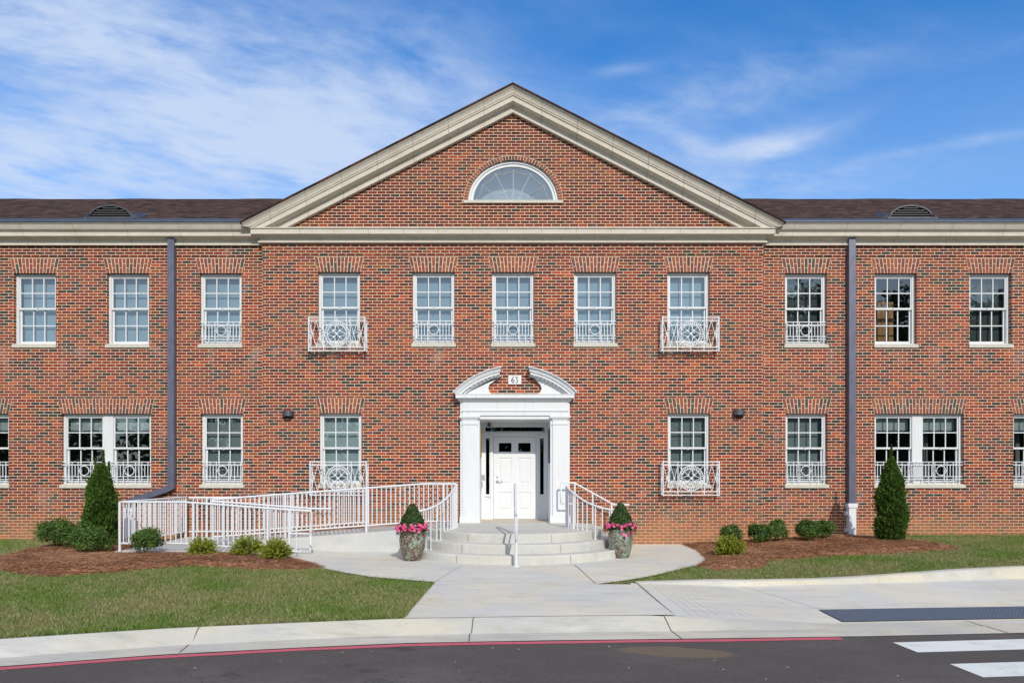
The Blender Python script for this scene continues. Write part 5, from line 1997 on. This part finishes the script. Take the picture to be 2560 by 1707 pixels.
def mulch(poly, label, count):
    X0, Y0 = min(p[0] for p in poly), min(p[1] for p in poly)
    X1, Y1 = max(p[0] for p in poly), max(p[1] for p in poly)
    P = np.array(poly)

    def edge_dist(x, y):
        d = np.full(x.shape, 9.0)
        for i in range(len(P)):
            a, c = P[i], P[(i + 1) % len(P)]
            ab = c - a
            t_ = np.clip(((x - a[0]) * ab[0] + (y - a[1]) * ab[1]) / (ab @ ab), 0, 1)
            d = np.minimum(d, np.hypot(x - a[0] - t_ * ab[0], y - a[1] - t_ * ab[1]))
        return d

    def top(x, y):
        x = np.asarray(x, float); y = np.asarray(y, float)
        d = edge_dist(x, y)
        return G(x, y) + 0.07 * sstep(0, 0.35, d) + 0.012 * np.sin(x * 5.1 + y * 2.3) * np.cos(y * 4.7 - x) * sstep(0, 0.4, d)
    st_ = 0.07
    nx_, ny_ = int((X1 - X0) / st_) + 2, int((Y1 - Y0) / st_) + 2
    gxx, gyy = np.meshgrid(X0 + np.arange(nx_) * st_, Y0 + np.arange(ny_) * st_, indexing='ij')
    ins = pip(poly, gxx.ravel() + 1e-4, gyy.ravel() + 1e-4)
    ed = edge_dist(gxx.ravel(), gyy.ravel())
    keep = ins | (ed < st_)
    zz = np.where(ins, top(gxx.ravel(), gyy.ravel()), G(gxx.ravel(), gyy.ravel()) - 0.03)
    verts = np.stack([gxx.ravel(), gyy.ravel(), zz], 1)
    idx = np.arange(nx_ * ny_).reshape(nx_, ny_)
    q = np.stack([idx[:-1, :-1], idx[1:, :-1], idx[1:, 1:], idx[:-1, 1:]], -1).reshape(-1, 4)
    q = q[keep[q].all(1)]
    base_ = np_mesh('mulch_bed', verts, q, np.full(len(q), 0.5), M['mulchbase'])
    tag(base_, label, 'mulch', kind='stuff')
    for p in base_.data.polygons:
        p.use_smooth = True
    # needles
    X = NR.uniform(X0, X1, count * 2); Y = NR.uniform(Y0, Y1, count * 2)
    ok = pip(poly, X, Y)
    X, Y = X[ok][:count], Y[ok][:count]
    n = len(X)
    A = NR.uniform(0, 2 * math.pi, n)
    # loose flow so needles lie in swirls
    A = np.where(NR.random(n) < 0.6, np.sin(X * 1.9) * 1.2 + np.cos(Y * 2.3 + X) * 1.1 + NR.normal(0, 0.5, n), A)
    Ln = NR.uniform(0.07, 0.19, n)
    Wd = NR.uniform(0.0022, 0.0050, n)
    Z = top(X, Y) + NR.uniform(0.0, 0.020, n)
    dx_, dy_ = np.cos(A), np.sin(A)
    tilt = NR.normal(0, 0.07, n)
    bend = NR.normal(0, 0.10, n)
    V_ = np.zeros((n, 6, 3))
    for k, s_ in enumerate((-0.5, 0.0, 0.5)):
        cx_ = X + dx_ * Ln * s_ - dy_ * bend * Ln * (s_ * s_) * 2
        cy_ = Y + dy_ * Ln * s_ + dx_ * bend * Ln * (s_ * s_) * 2
        cz_ = Z + tilt * Ln * s_ + 0.006 * (0.25 - s_ * s_) * 4
        V_[:, 2 * k, 0] = cx_ - dy_ * Wd; V_[:, 2 * k, 1] = cy_ + dx_ * Wd; V_[:, 2 * k, 2] = cz_
        V_[:, 2 * k + 1, 0] = cx_ + dy_ * Wd; V_[:, 2 * k + 1, 1] = cy_ - dx_ * Wd; V_[:, 2 * k + 1, 2] = cz_ + Wd * 0.2
    i0 = np.arange(n)[:, None] * 6
    F_ = np.concatenate([i0 + np.array([[0, 1, 3, 2]]), i0 + np.array([[2, 3, 5, 4]])], 0)
    r_ = NR.beta(1.3, 1.4, n)
    o = np_mesh('pine_straw', V_.reshape(-1, 3), F_, np.concatenate([r_, r_]), M['straw'], base_)
    return top


top_l = mulch(MULCH_L, 'red brown pine straw bed in front of the ramp railing', 38000)
top_r = mulch(MULCH_R, 'red brown pine straw bed along the right brick wall', 30000)


def grass(poly_ok, xr, yr, dens, label, hgt=(0.020, 0.048)):
    area = (xr[1] - xr[0]) * (yr[1] - yr[0])
    n = int(area * dens)
    X = NR.uniform(*xr, n); Y = NR.uniform(*yr, n)
    ok = poly_ok(X, Y)
    X, Y = X[ok], Y[ok]
    n = len(X)
    patch = 0.5 + 0.5 * np.sin(X * 1.3 + 1.2 * np.sin(Y * 1.7)) * np.cos(Y * 2.1 + np.sin(X * 0.9))
    H = NR.uniform(*hgt, n) * (0.75 + 0.5 * patch)
    A = NR.uniform(0, 2 * math.pi, n)
    Wd = NR.uniform(0.003, 0.006, n)
    edge = np.minimum(np.abs(Y - kerb_y(X)), np.minimum(np.abs(X - vec_interp(LYP, Y)), np.abs(X - vec_interp(RYP, Y))))
    H = H * (1 + 0.9 * np.exp(-edge / 0.05))
    for _ in range(int(len(X) / 2200)):       # tufts the mower missed
        i_ = NR.integers(0, n)
        near = np.hypot(X - X[i_], Y - Y[i_]) < NR.uniform(0.04, 0.11)
        H[near] *= NR.uniform(1.3, 2.0)
    lean = NR.normal(0, 0.55, (n, 2)) * H[:, None]
    Z = G(X, Y) - 0.008
    V_ = np.zeros((n, 3, 3))
    V_[:, 0] = np.stack([X - np.cos(A) * Wd, Y - np.sin(A) * Wd, Z], 1)
    V_[:, 1] = np.stack([X + np.cos(A) * Wd, Y + np.sin(A) * Wd, Z], 1)
    V_[:, 2] = np.stack([X + lean[:, 0], Y + lean[:, 1], Z + H], 1)
    F_ = np.arange(n * 3).reshape(n, 3)
    o = np_mesh('grass', V_.reshape(-1, 3), F_, NR.random(n), M['grass'])
    tag(o, label, 'grass', kind='stuff')
    return o


def vec_interp(fx, v): return np.interp(v, [p[0] for p in fx], [p[1] for p in fx])


def ok_left(X, Y):
    ok = (Y > kerb_y(X) + 0.01) & (Y < 0.08)
    ok &= X < vec_interp(LYP, Y) - 0.005
    ok &= ~pip(MULCH_L, X, Y)
    ok &= ~((X > -7.44) & (Y > -2.86) & (X < -1))
    return ok


def ok_right(X, Y):
    ok = (Y > rkerb_y(X) + np.where(X > 1.93, 0.15, 0.02)) & (Y < 0.08)
    ok &= X > vec_interp(RYP, Y) + 0.005
    ok &= ~pip(MULCH_R, X, Y)
    return ok


grass(ok_left, (-9.5, -1.0), (-9.6, 0.1), 5200, 'mown lawn grass left of the path, patchy green and straw')
grass(lambda X, Y: ok_left(X, Y), (-15, -9.5), (-11.0, 0.1), 1800, 'lawn grass beyond the left edge of the mulch bed')
grass(ok_right, (1.2, 13.0), (-5.3, 0.1), 4800, 'mown lawn grass right of the path below the mulch bed')


def leaf_quads(C, N, L, Wd, jitter=0.6):
    """leaf diamonds centred on C with normals about N"""
    n = len(C)
    N = N + NR.normal(0, jitter, (n, 3))
    N /= np.linalg.norm(N, axis=1, keepdims=True) + 1e-9
    T = NR.normal(0, 1, (n, 3)); T[:, 2] += 0.5
    T -= N * (T * N).sum(1, keepdims=True)
    T /= np.linalg.norm(T, axis=1, keepdims=True) + 1e-9
    B = np.cross(N, T)
    V_ = np.zeros((n, 4, 3))
    V_[:, 0] = C - T * L[:, None] * 0.5
    V_[:, 1] = C + B * Wd[:, None] * 0.5 + N * Wd[:, None] * 0.15
    V_[:, 2] = C + T * L[:, None] * 0.5
    V_[:, 3] = C - B * Wd[:, None] * 0.5 + N * Wd[:, None] * 0.15
    return V_.reshape(-1, 3), np.arange(n * 4).reshape(n, 4)


def lump(D, seed, amp):
    """uneven radius multiplier over directions"""
    rr = np.random.default_rng(seed)
    s_ = np.zeros(len(D))
    for k in range(10):
        v = rr.normal(0, 1, 3); v /= np.linalg.norm(v)
        s_ += rr.uniform(0.5, 1.0) * np.exp(-((1 - D @ v) / 0.12)) * rr.choice([1, 1, -0.7])
    return 1 + amp * s_


def boxwood(x, y, wd_, h_, label, group='dark green shrubs in the mulch beds', seed=1, n=5200, material='boxleaf', leaf=0.036, fuzz=0.16):
    z = float(top_l(np.array([x]), np.array([y]))[0]) if x < 0 else float(top_r(np.array([x]), np.array([y]))[0])
    rr = np.random.default_rng(seed)
    n = int(n * 1.05)
    wd, h = wd_ * 0.95, h_ * 1.0
    t = tag(empty('shrub', (x, y, z - 0.01)), label, 'shrub', group)
    nc = 74
    cd_ = rr.normal(0, 1, (nc, 3)); cd_ /= np.linalg.norm(cd_, axis=1, keepdims=True)
    cd_[:, 2] = np.where(cd_[:, 2] < -0.45, -cd_[:, 2], cd_[:, 2])
    cr_ = rr.uniform(0.72, 0.98, nc) * lump(cd_, seed, 0.15)
    cr_ *= np.abs(cd_).max(1) ** -0.30
    cr_[:14] *= rr.uniform(1.04, 1.26, 14)            # sprigs standing clear of the mass
    k_ = rr.integers(0, nc, n)
    core = rr.random(n) < 0.22
    D = cd_[k_] + rr.normal(0, 0.19, (n, 3)); D /= np.linalg.norm(D, axis=1, keepdims=True)
    rad = np.where(core, rr.uniform(0.15, 0.7, n), cr_[k_] + rr.normal(0, 0.10, n))
    C = np.stack([D[:, 0] * rad * wd / 2, D[:, 1] * rad * wd / 2, h * 0.50 + D[:, 2] * rad * h * 0.52], 1)
    C[:, 2] = np.maximum(C[:, 2], 0.015 + 0.03 * rr.random(n))
    tone_ = rr.uniform(-0.15, 0.2, nc)[k_]
    V_, F_ = leaf_quads(C, D, rr.uniform(0.75, 1.35, n) * leaf, rr.uniform(0.75, 1.35, n) * leaf * 0.6)
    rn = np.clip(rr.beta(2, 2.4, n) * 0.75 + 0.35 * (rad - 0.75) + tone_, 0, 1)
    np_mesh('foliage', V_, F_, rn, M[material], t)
    b = MB()
    for k in range(7):
        a = k * 0.9
        b.tube([(0.02 * math.cos(a), 0.02 * math.sin(a), -0.03), (0.10 * wd * math.cos(a), 0.10 * wd * math.sin(a), h * 0.25), (0.28 * wd * math.cos(a), 0.28 * wd * math.sin(a), h * (0.55 + 0.06 * (k % 3)))], 0.007, 5)
    b.build('stem', M['bark'], t)
    return t


def needle_shrub(x, y, wd, h, label, seed, shoots=150):
    z = float(top_l(np.array([x]), np.array([y]))[0]) if x < 0 else float(top_r(np.array([x]), np.array([y]))[0])
    rr = np.random.default_rng(seed)
    t = tag(empty('shrub', (x, y, z - 0.01)), label, 'shrub', 'yellow green shrubs in the mulch beds')
    Cs, Ns, Ls, Rs = [], [], [], []
    tw = MB()
    for k in range(shoots):
        a = rr.uniform(0, 2 * math.pi)
        el = math.asin(rr.uniform(-0.02, 0.98))
        ln = rr.uniform(0.72, 1.05)
        if rr.random() < 0.12:
            ln *= 1.15
        tip = np.array([math.cos(a) * math.cos(el) * wd / 2 * ln, math.sin(a) * math.cos(el) * wd / 2 * ln, 0.05 + math.sin(el) * h * 0.92 * ln + 0.05 * h])
        st0 = tip * rr.uniform(0.30, 0.45)
        m_ = rr.integers(26, 40)
        tt = np.sort(rr.random(m_)) ** 0.7
        base_ = st0[None] + (tip - st0)[None] * tt[:, None]
        base_[:, 2] -= 0.04 * wd * (tt ** 2)
        dirn = (tip - st0) / np.linalg.norm(tip - st0)
        side = rr.normal(0, 1, (m_, 3))
        side /= np.linalg.norm(side, axis=1, keepdims=True)
        nd = side * 0.9 + dirn[None] * 0.7
        nd /= np.linalg.norm(nd, axis=1, keepdims=True)
        L = rr.uniform(0.022, 0.038, m_)
        Cs.append(base_ + nd * L[:, None] * 0.5); Ns.append(nd); Ls.append(L)
        Rs.append(np.clip(0.18 + 0.72 * tt + rr.normal(0, 0.12, m_), 0, 1))
    C, Nn, L, rn = np.concatenate(Cs), np.concatenate(Ns), np.concatenate(Ls), np.concatenate(Rs)
    n = len(C)
    side = rr.normal(0, 1, (n, 3)); side -= Nn * (side * Nn).sum(1, keepdims=True); side /= np.linalg.norm(side, axis=1, keepdims=True)
    V_ = np.zeros((n, 4, 3))
    wv = 0.0065
    V_[:, 0] = C - Nn * L[:, None] * 0.5; V_[:, 1] = C + side * wv; V_[:, 2] = C + Nn * L[:, None] * 0.55; V_[:, 3] = C - side * wv
    np_mesh('foliage', V_.reshape(-1, 3), np.arange(n * 4).reshape(n, 4), rn, M['yelleaf'], t)
    b = MB()
    for k in range(12):
        a = k * 0.52
        b.tube([(0, 0, -0.03), (0.15 * wd * math.cos(a), 0.15 * wd * math.sin(a), h * 0.2), (0.34 * wd * math.cos(a), 0.34 * wd * math.sin(a), h * (0.32 + 0.08 * (k % 4)))], 0.006, 5)
    b.build('stem', M['bark'], t)
    return t


def conifer(x, y, wd, h, label, seed, tips):
    z = float(top_l(np.array([x]), np.array([y]))[0]) if x < 0 else float(top_r(np.array([x]), np.array([y]))[0])
    rr = np.random.default_rng(seed)
    t = tag(empty('conifer', (x, y, z - 0.02)), label, 'conifer', 'columnar conifers by the wall')
    n = 15000

    def rad_at(f):
        return np.interp(f, [0, 0.04, 0.15, 0.35, 0.55, 0.75, 0.9, 1.0], [0.80, 0.94, 1.0, 1.0, 0.91, 0.68, 0.37, 0.05]) * wd / 2
    f = rr.random(n) ** 1.25
    f = f * 0.97
    a = rr.uniform(0, 2 * math.pi, n)
    bump = 1 + 0.10 * np.sin(a * 5 + f * 23) * np.sin(f * 37 + a * 2) + 0.10 * np.sin(a * 3 - f * 15 + 1)
    r_ = rad_at(f) * (0.55 + 0.45 * rr.random(n) ** 0.4) * bump
    r_ *= 1 + (rr.random(n) < 0.10) * rr.uniform(0, 0.28, n)
    C = np.stack([np.cos(a) * r_, np.sin(a) * r_, 0.04 + f * h], 1)
    for (tx, ty, th, k) in tips:      # loose leaders at the top
        ff = rr.random(k)
        aa = rr.uniform(0, 2 * math.pi, k)
        rw = (1 - ff) * 0.05 + 0.006
        C = np.concatenate([C, np.stack([tx + np.cos(aa) * rw * rr.random(k), ty + np.sin(aa) * rw * rr.random(k), h * 0.80 + (th - h * 0.80) * ff], 1)])
    n2 = len(C)
    out = np.stack([C[:, 0], C[:, 1], np.zeros(n2)], 1)
    out /= np.linalg.norm(out, axis=1, keepdims=True) + 1e-6
    # upright flattened sprays
    Dv = out * 0.55 + np.array([0, 0, 1.0]) + rr.normal(0, 0.30, (n2, 3))
    Dv /= np.linalg.norm(Dv, axis=1, keepdims=True)
    sd_ = rr.normal(0, 1, (n2, 3)); sd_ -= Dv * (sd_ * Dv).sum(1, keepdims=True); sd_ /= np.linalg.norm(sd_, axis=1, keepdims=True)
    L = rr.uniform(0.045, 0.095, n2); Wd = rr.uniform(0.010, 0.022, n2)
    V_ = np.zeros((n2, 4, 3))
    V_[:, 0] = C - Dv * L[:, None] * 0.5; V_[:, 1] = C + sd_ * Wd[:, None] + Dv * L[:, None] * 0.1
    V_[:, 2] = C + Dv * L[:, None] * 0.5; V_[:, 3] = C - sd_ * Wd[:, None] + Dv * L[:, None] * 0.1
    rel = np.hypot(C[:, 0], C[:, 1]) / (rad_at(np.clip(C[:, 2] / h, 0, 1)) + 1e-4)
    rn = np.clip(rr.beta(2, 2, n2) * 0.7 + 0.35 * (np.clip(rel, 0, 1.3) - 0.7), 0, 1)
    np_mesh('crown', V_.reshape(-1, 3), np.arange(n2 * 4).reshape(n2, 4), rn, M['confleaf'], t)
    b = MB()
    b.tube([(0, 0, -0.05), (0.01, 0, h * 0.4), (0, 0.01, h * 0.85)], 0.028, 7)
    for k in range(26):
        a0 = k * 2.4
        f0 = 0.05 + 0.8 * k / 26
        rr0 = float(rad_at(f0)) * 0.8
        b.tube([(0, 0, f0 * h), (rr0 * 0.6 * math.cos(a0), rr0 * 0.6 * math.sin(a0), f0 * h + 0.05), (rr0 * math.cos(a0), rr0 * math.sin(a0), f0 * h + 0.16)], 0.006, 4)
    b.build('trunk', M['bark'], t)
    return t


conifer(-8.27, -1.85, 0.58, 1.66, 'narrow dark green conifer with ragged twin tips left of the ramp railing', 3, [(0.05, 0, 1.92, 260), (-0.14, 0.05, 1.76, 160), (0.12, 0.06, 1.70, 160)])
conifer(7.87, -1.42, 0.545, 1.68, 'dense pointed conifer right of the white drain pipe', 4, [(0.0, 0, 1.98, 240), (0.06, 0.03, 1.72, 150)])
GR = 'dark green shrubs in the mulch beds'
boxwood(-9.02, -2.05, 0.74, 0.50, 'broad dark green shrub at the outer end of the left mulch bed', seed=11, n=6500)
boxwood(-8.45, -2.15, 0.48, 0.44, 'small dark shrub tucked between the conifer and broader shrubs', seed=12, n=3600)
boxwood(-7.83, -2.95, 0.60, 0.46, 'rounded dark green shrub in front of the left conifer', seed=13, n=5600)
boxwood(-6.68, -3.12, 0.50, 0.43, 'upright dark green shrub against the ramp railing', seed=14, n=4800)
boxwood(4.72, -0.85, 0.48, 0.42, 'loose thin dark green shrub behind the yellow green shrub', seed=15, n=2300, fuzz=0.25)
boxwood(5.36, -0.80, 0.46, 0.40, 'leftmost of the four bushy shrubs along the right wall', seed=16, n=4300)
boxwood(5.80, -0.62, 0.44, 0.43, 'taller bushy shrub joined to its neighbour along the right wall', seed=17, n=4300)
boxwood(6.38, -0.90, 0.50, 0.42, 'bushy shrub with its base lowest, third along the right wall', seed=18, n=4600)
boxwood(6.82, -0.62, 0.42, 0.37, 'bushy shrub closest to the white drain pipe', seed=19, n=3900)
needle_shrub(-5.58, -3.30, 0.56, 0.31, 'low yellow green shrub alone in front of the ramp edge', 21, 190)
needle_shrub(-4.82, -3.18, 0.62, 0.36, 'wide yellow green shrub behind its lower neighbour near the ramp end', 22, 210)
needle_shrub(-4.17, -3.52, 0.60, 0.38, 'yellow green shrub at the tip of the left mulch bed by the path', 23, 220)
needle_shrub(4.20, -2.45, 0.60, 0.38, 'rounded yellow shrub in the right mulch bed', 24, 330)


# planters
def planter(x, y, lab1, lab2, lab3, seed):
    z = 0.012 + gz(x, y)
    p = tag(empty('planter', (x, y, z)), lab1, 'planter', 'glazed pots beside the steps')
    b = MB()
    b.lathe([(0.0, 0.002), (0.150, 0.0), (0.165, 0.015), (0.195, 0.12), (0.225, 0.24), (0.240, 0.36), (0.236, 0.44), (0.222, 0.50), (0.232, 0.525), (0.236, 0.545), (0.222, 0.555), (0.205, 0.545), (0.200, 0.48)], n=40)
    b.build('pot', M['pot_brown'] if x < 0 else M['pot'], p)
    b = MB()
    b.lathe([(0.0, 0.51), (0.204, 0.50)], n=24)
    b.build('soil', M['soil'], p)
    rr = np.random.default_rng(seed)
    t = tag(empty('topiary', (x, y, z + 0.51)), lab2, 'topiary', 'clipped bushes in the pots')
    n = 9500
    f = 1 - np.sqrt(rr.random(n)); f = np.clip(f, 0, 1) * 0.98
    a = rr.uniform(0, 2 * math.pi, n)
    rad = np.interp(f, [0, 0.2, 0.5, 0.8, 1.0], [0.215, 0.245, 0.185, 0.095, 0.022])
    r_ = rad * (0.6 + 0.4 * rr.random(n) ** 0.5) * (1 + 0.05 * np.sin(a * 4 + f * 17) + 0.05 * np.sin(a * 7 - f * 31))
    C = np.stack([np.cos(a) * r_, np.sin(a) * r_, f * 0.57], 1)
    Nn = np.stack([np.cos(a), np.sin(a), np.full(n, 0.5)], 1)
    V_, F_ = leaf_quads(C, Nn, rr.uniform(0.020, 0.034, n), rr.uniform(0.014, 0.024, n))
    np_mesh('foliage', V_, F_, np.clip(rr.beta(2, 2.4, n) + 0.25 * (r_ / rad - 0.8), 0, 1), M['topleaf'], t)
    b = MB(); b.tube([(0, 0, -0.04), (0, 0, 0.42)], 0.018, 7); b.build('trunk', M['bark'], t)
    fl = tag(empty('flowering_plant', (x, y, z + 0.51)), lab3, 'flowers', 'pink flowers in the pots')
    n = 900
    a = rr.uniform(0, 2 * math.pi, n)
    rad = rr.uniform(0.16, 0.315, n)
    hz = 0.05 + 0.10 * rr.random(n) - 1.4 * np.maximum(0, rad - 0.22) * rr.random(n) + 0.03 * np.sin(a * 3 + seed)
    C = np.stack([np.cos(a) * rad, np.sin(a) * rad, hz], 1)
    V_, F_ = leaf_quads(C, np.stack([np.cos(a) * 0.4, np.sin(a) * 0.4, np.full(n, 0.8)], 1), rr.uniform(0.03, 0.05, n), rr.uniform(0.018, 0.028, n))
    np_mesh('foliage', V_, F_, rr.random(n), M['flowleaf'], fl)
    nb = 96
    V2, F2, R2 = [], [], []
    for k in range(nb):
        a0 = -math.pi / 2 + rr.normal(0, 1.05) if k % 3 else rr.uniform(0, 2 * math.pi)
        rd = rr.uniform(0.19, 0.335)
        c_ = np.array([math.cos(a0) * rd, math.sin(a0) * rd, 0.10 + rr.uniform(-0.02, 0.07) - 0.9 * max(0, rd - 0.25) * rr.random()])
        if k % 17 == 3:
            c_[2] -= 0.13; c_[0] *= 1.02; c_[1] *= 1.02
        nrm = np.array([math.cos(a0) * 0.8, math.sin(a0) * 0.8 - 0.3, 0.7]) + rr.normal(0, 0.25, 3)
        nrm /= np.linalg.norm(nrm)
        u = np.cross(nrm, [0, 0, 1.0]); u /= np.linalg.norm(u); v = np.cross(nrm, u)
        R_ = rr.uniform(0.021, 0.033)
        tone = rr.random()
        for q in range(5):
            th = 2 * math.pi * q / 5 + rr.uniform(-0.2, 0.2)
            d = u * math.cos(th) + v * math.sin(th)
            e = -u * math.sin(th) + v * math.cos(th)
            i0 = len(V2)
            V2 += [c_ - d * 0.002, c_ + d * R_ * 0.6 + e * R_ * 0.52 + nrm * 0.003, c_ + d * R_ * 1.15 - nrm * 0.005, c_ + d * R_ * 0.6 - e * R_ * 0.52 + nrm * 0.003]
            F2.append([i0, i0 + 1, i0 + 2, i0 + 3]); R2.append(np.clip(tone * 0.8 + rr.uniform(0, 0.2), 0, 1))
    np_mesh('blossoms', np.array(V2), np.array(F2), np.array(R2), M['petal'], fl)


planter(-1.86, -2.86, 'mottled brown and turquoise glazed pot on the left of the steps', 'clipped cone bush in the browner pot left of the steps', 'pink flowers round the rim of the left pot', 31)
planter(2.09, -2.45, 'turquoise glazed pot with brown flecks on the right of the steps', 'clipped cone bush in the turquoise pot right of the steps', 'pink flowers round the rim of the right pot', 32)

# scraps on the road
b = MB()
rr = random.Random(9)
for k in range(60):
    x, y = rr.uniform(-6, 6), rr.uniform(-10.2, -7.9)
    if y > float(kerb_y(x)) - 0.72:
        continue
    s_ = rr.uniform(0.004, 0.010) * (2.4 if k % 20 == 0 else 1)
    a = rr.uniform(0, 3.14)
    c_, d_ = math.cos(a) * s_, math.sin(a) * s_
    b.face([(x - c_ * 2, y - d_, -0.296), (x + d_, y - c_, -0.294), (x + c_ * 2, y + d_, -0.290), (x - d_, y + c_, -0.295)])
tag(b.build('litter', M['litter']), 'tiny pale scraps and grit scattered on the asphalt', 'litter', kind='stuff')

# trees across the street: seen mirrored in the window glass
Cs, Rn, Sz = [], [], []
rr = np.random.default_rng(77)
tk = MB()
for k in range(26):
    x = -95 + k * 7.6 + rr.uniform(-2, 2)
    y = -62 + rr.uniform(-7, 7)
    h = rr.uniform(9, 14) + (11.0 if 20 < x < 66 else 0)
    wd = rr.uniform(4.0, 5.5) + (1.6 if 20 < x < 66 else 0)
    tk.tube([(x, y, -0.7), (x + 0.2, y, h * 0.4), (x, y, h * 0.85)], 0.28, 7)
    for q in range(110 if 18 < x < 66 else 60):
        f = rr.uniform(0.02, 1.0) if q % 4 else rr.uniform(0.0, 0.22)
        a = rr.uniform(0, 6.28)
        rad = wd * math.sin(min(1, f * 1.05) * math.pi * 0.82 + 0.3) * rr.uniform(0.3, 0.85)
        c0 = np.array([x + math.cos(a) * rad, y + math.sin(a) * rad, h * f])
        m_ = 70
        Cs.append(c0 + rr.normal(0, 0.75, (m_, 3)))
        Rn.append(np.clip(rr.beta(2, 2, m_) * 0.6 + rr.uniform(0, 0.4), 0, 1))
for x in np.arange(27, 66, 3.1):      # the tall stand mirrored in the right hand windows
    h = rr.uniform(18, 25)
    for q in range(90):
        f = rr.uniform(0.15, 1.0)
        a = rr.uniform(0, 6.28)
        rad = (0.8 + 3.4 * math.sin(min(1, 1.15 - f) * math.pi * 0.5)) * rr.uniform(0.2, 0.95)
        c0 = np.array([x + math.cos(a) * rad, -64 + math.sin(a) * rad, h * f])
        Cs.append(c0 + rr.normal(0, 0.6, (55, 3)))
        Rn.append(np.clip(rr.beta(2, 2, 55) * 0.6 + rr.uniform(0, 0.4), 0, 1))
for x in np.arange(-120, 120, 0.8):      # undergrowth that closes the gaps between the trunks
    m_ = 60
    Cs.append(np.stack([x + rr.normal(0, 0.8, m_), -57 + rr.normal(0, 1.2, m_), rr.uniform(-0.5, 6.5 + 1.5 * math.sin(x * 0.37), m_)], 1))
    Rn.append(np.clip(rr.beta(2, 2, m_) * 0.7, 0, 1))
C = np.concatenate(Cs); rn = np.concatenate(Rn); n = len(C)
V_, F_ = leaf_quads(C, rr.normal(0, 1, (n, 3)), rr.uniform(0.35, 0.75, n), rr.uniform(0.22, 0.5, n))
tl = np_mesh('treeline', V_, F_, rn, M['treeleaf'])
tag(tl, 'dark trees across the street mirrored in the windows', 'trees', kind='stuff')
tk.build('trunks', M['bark'], tl)
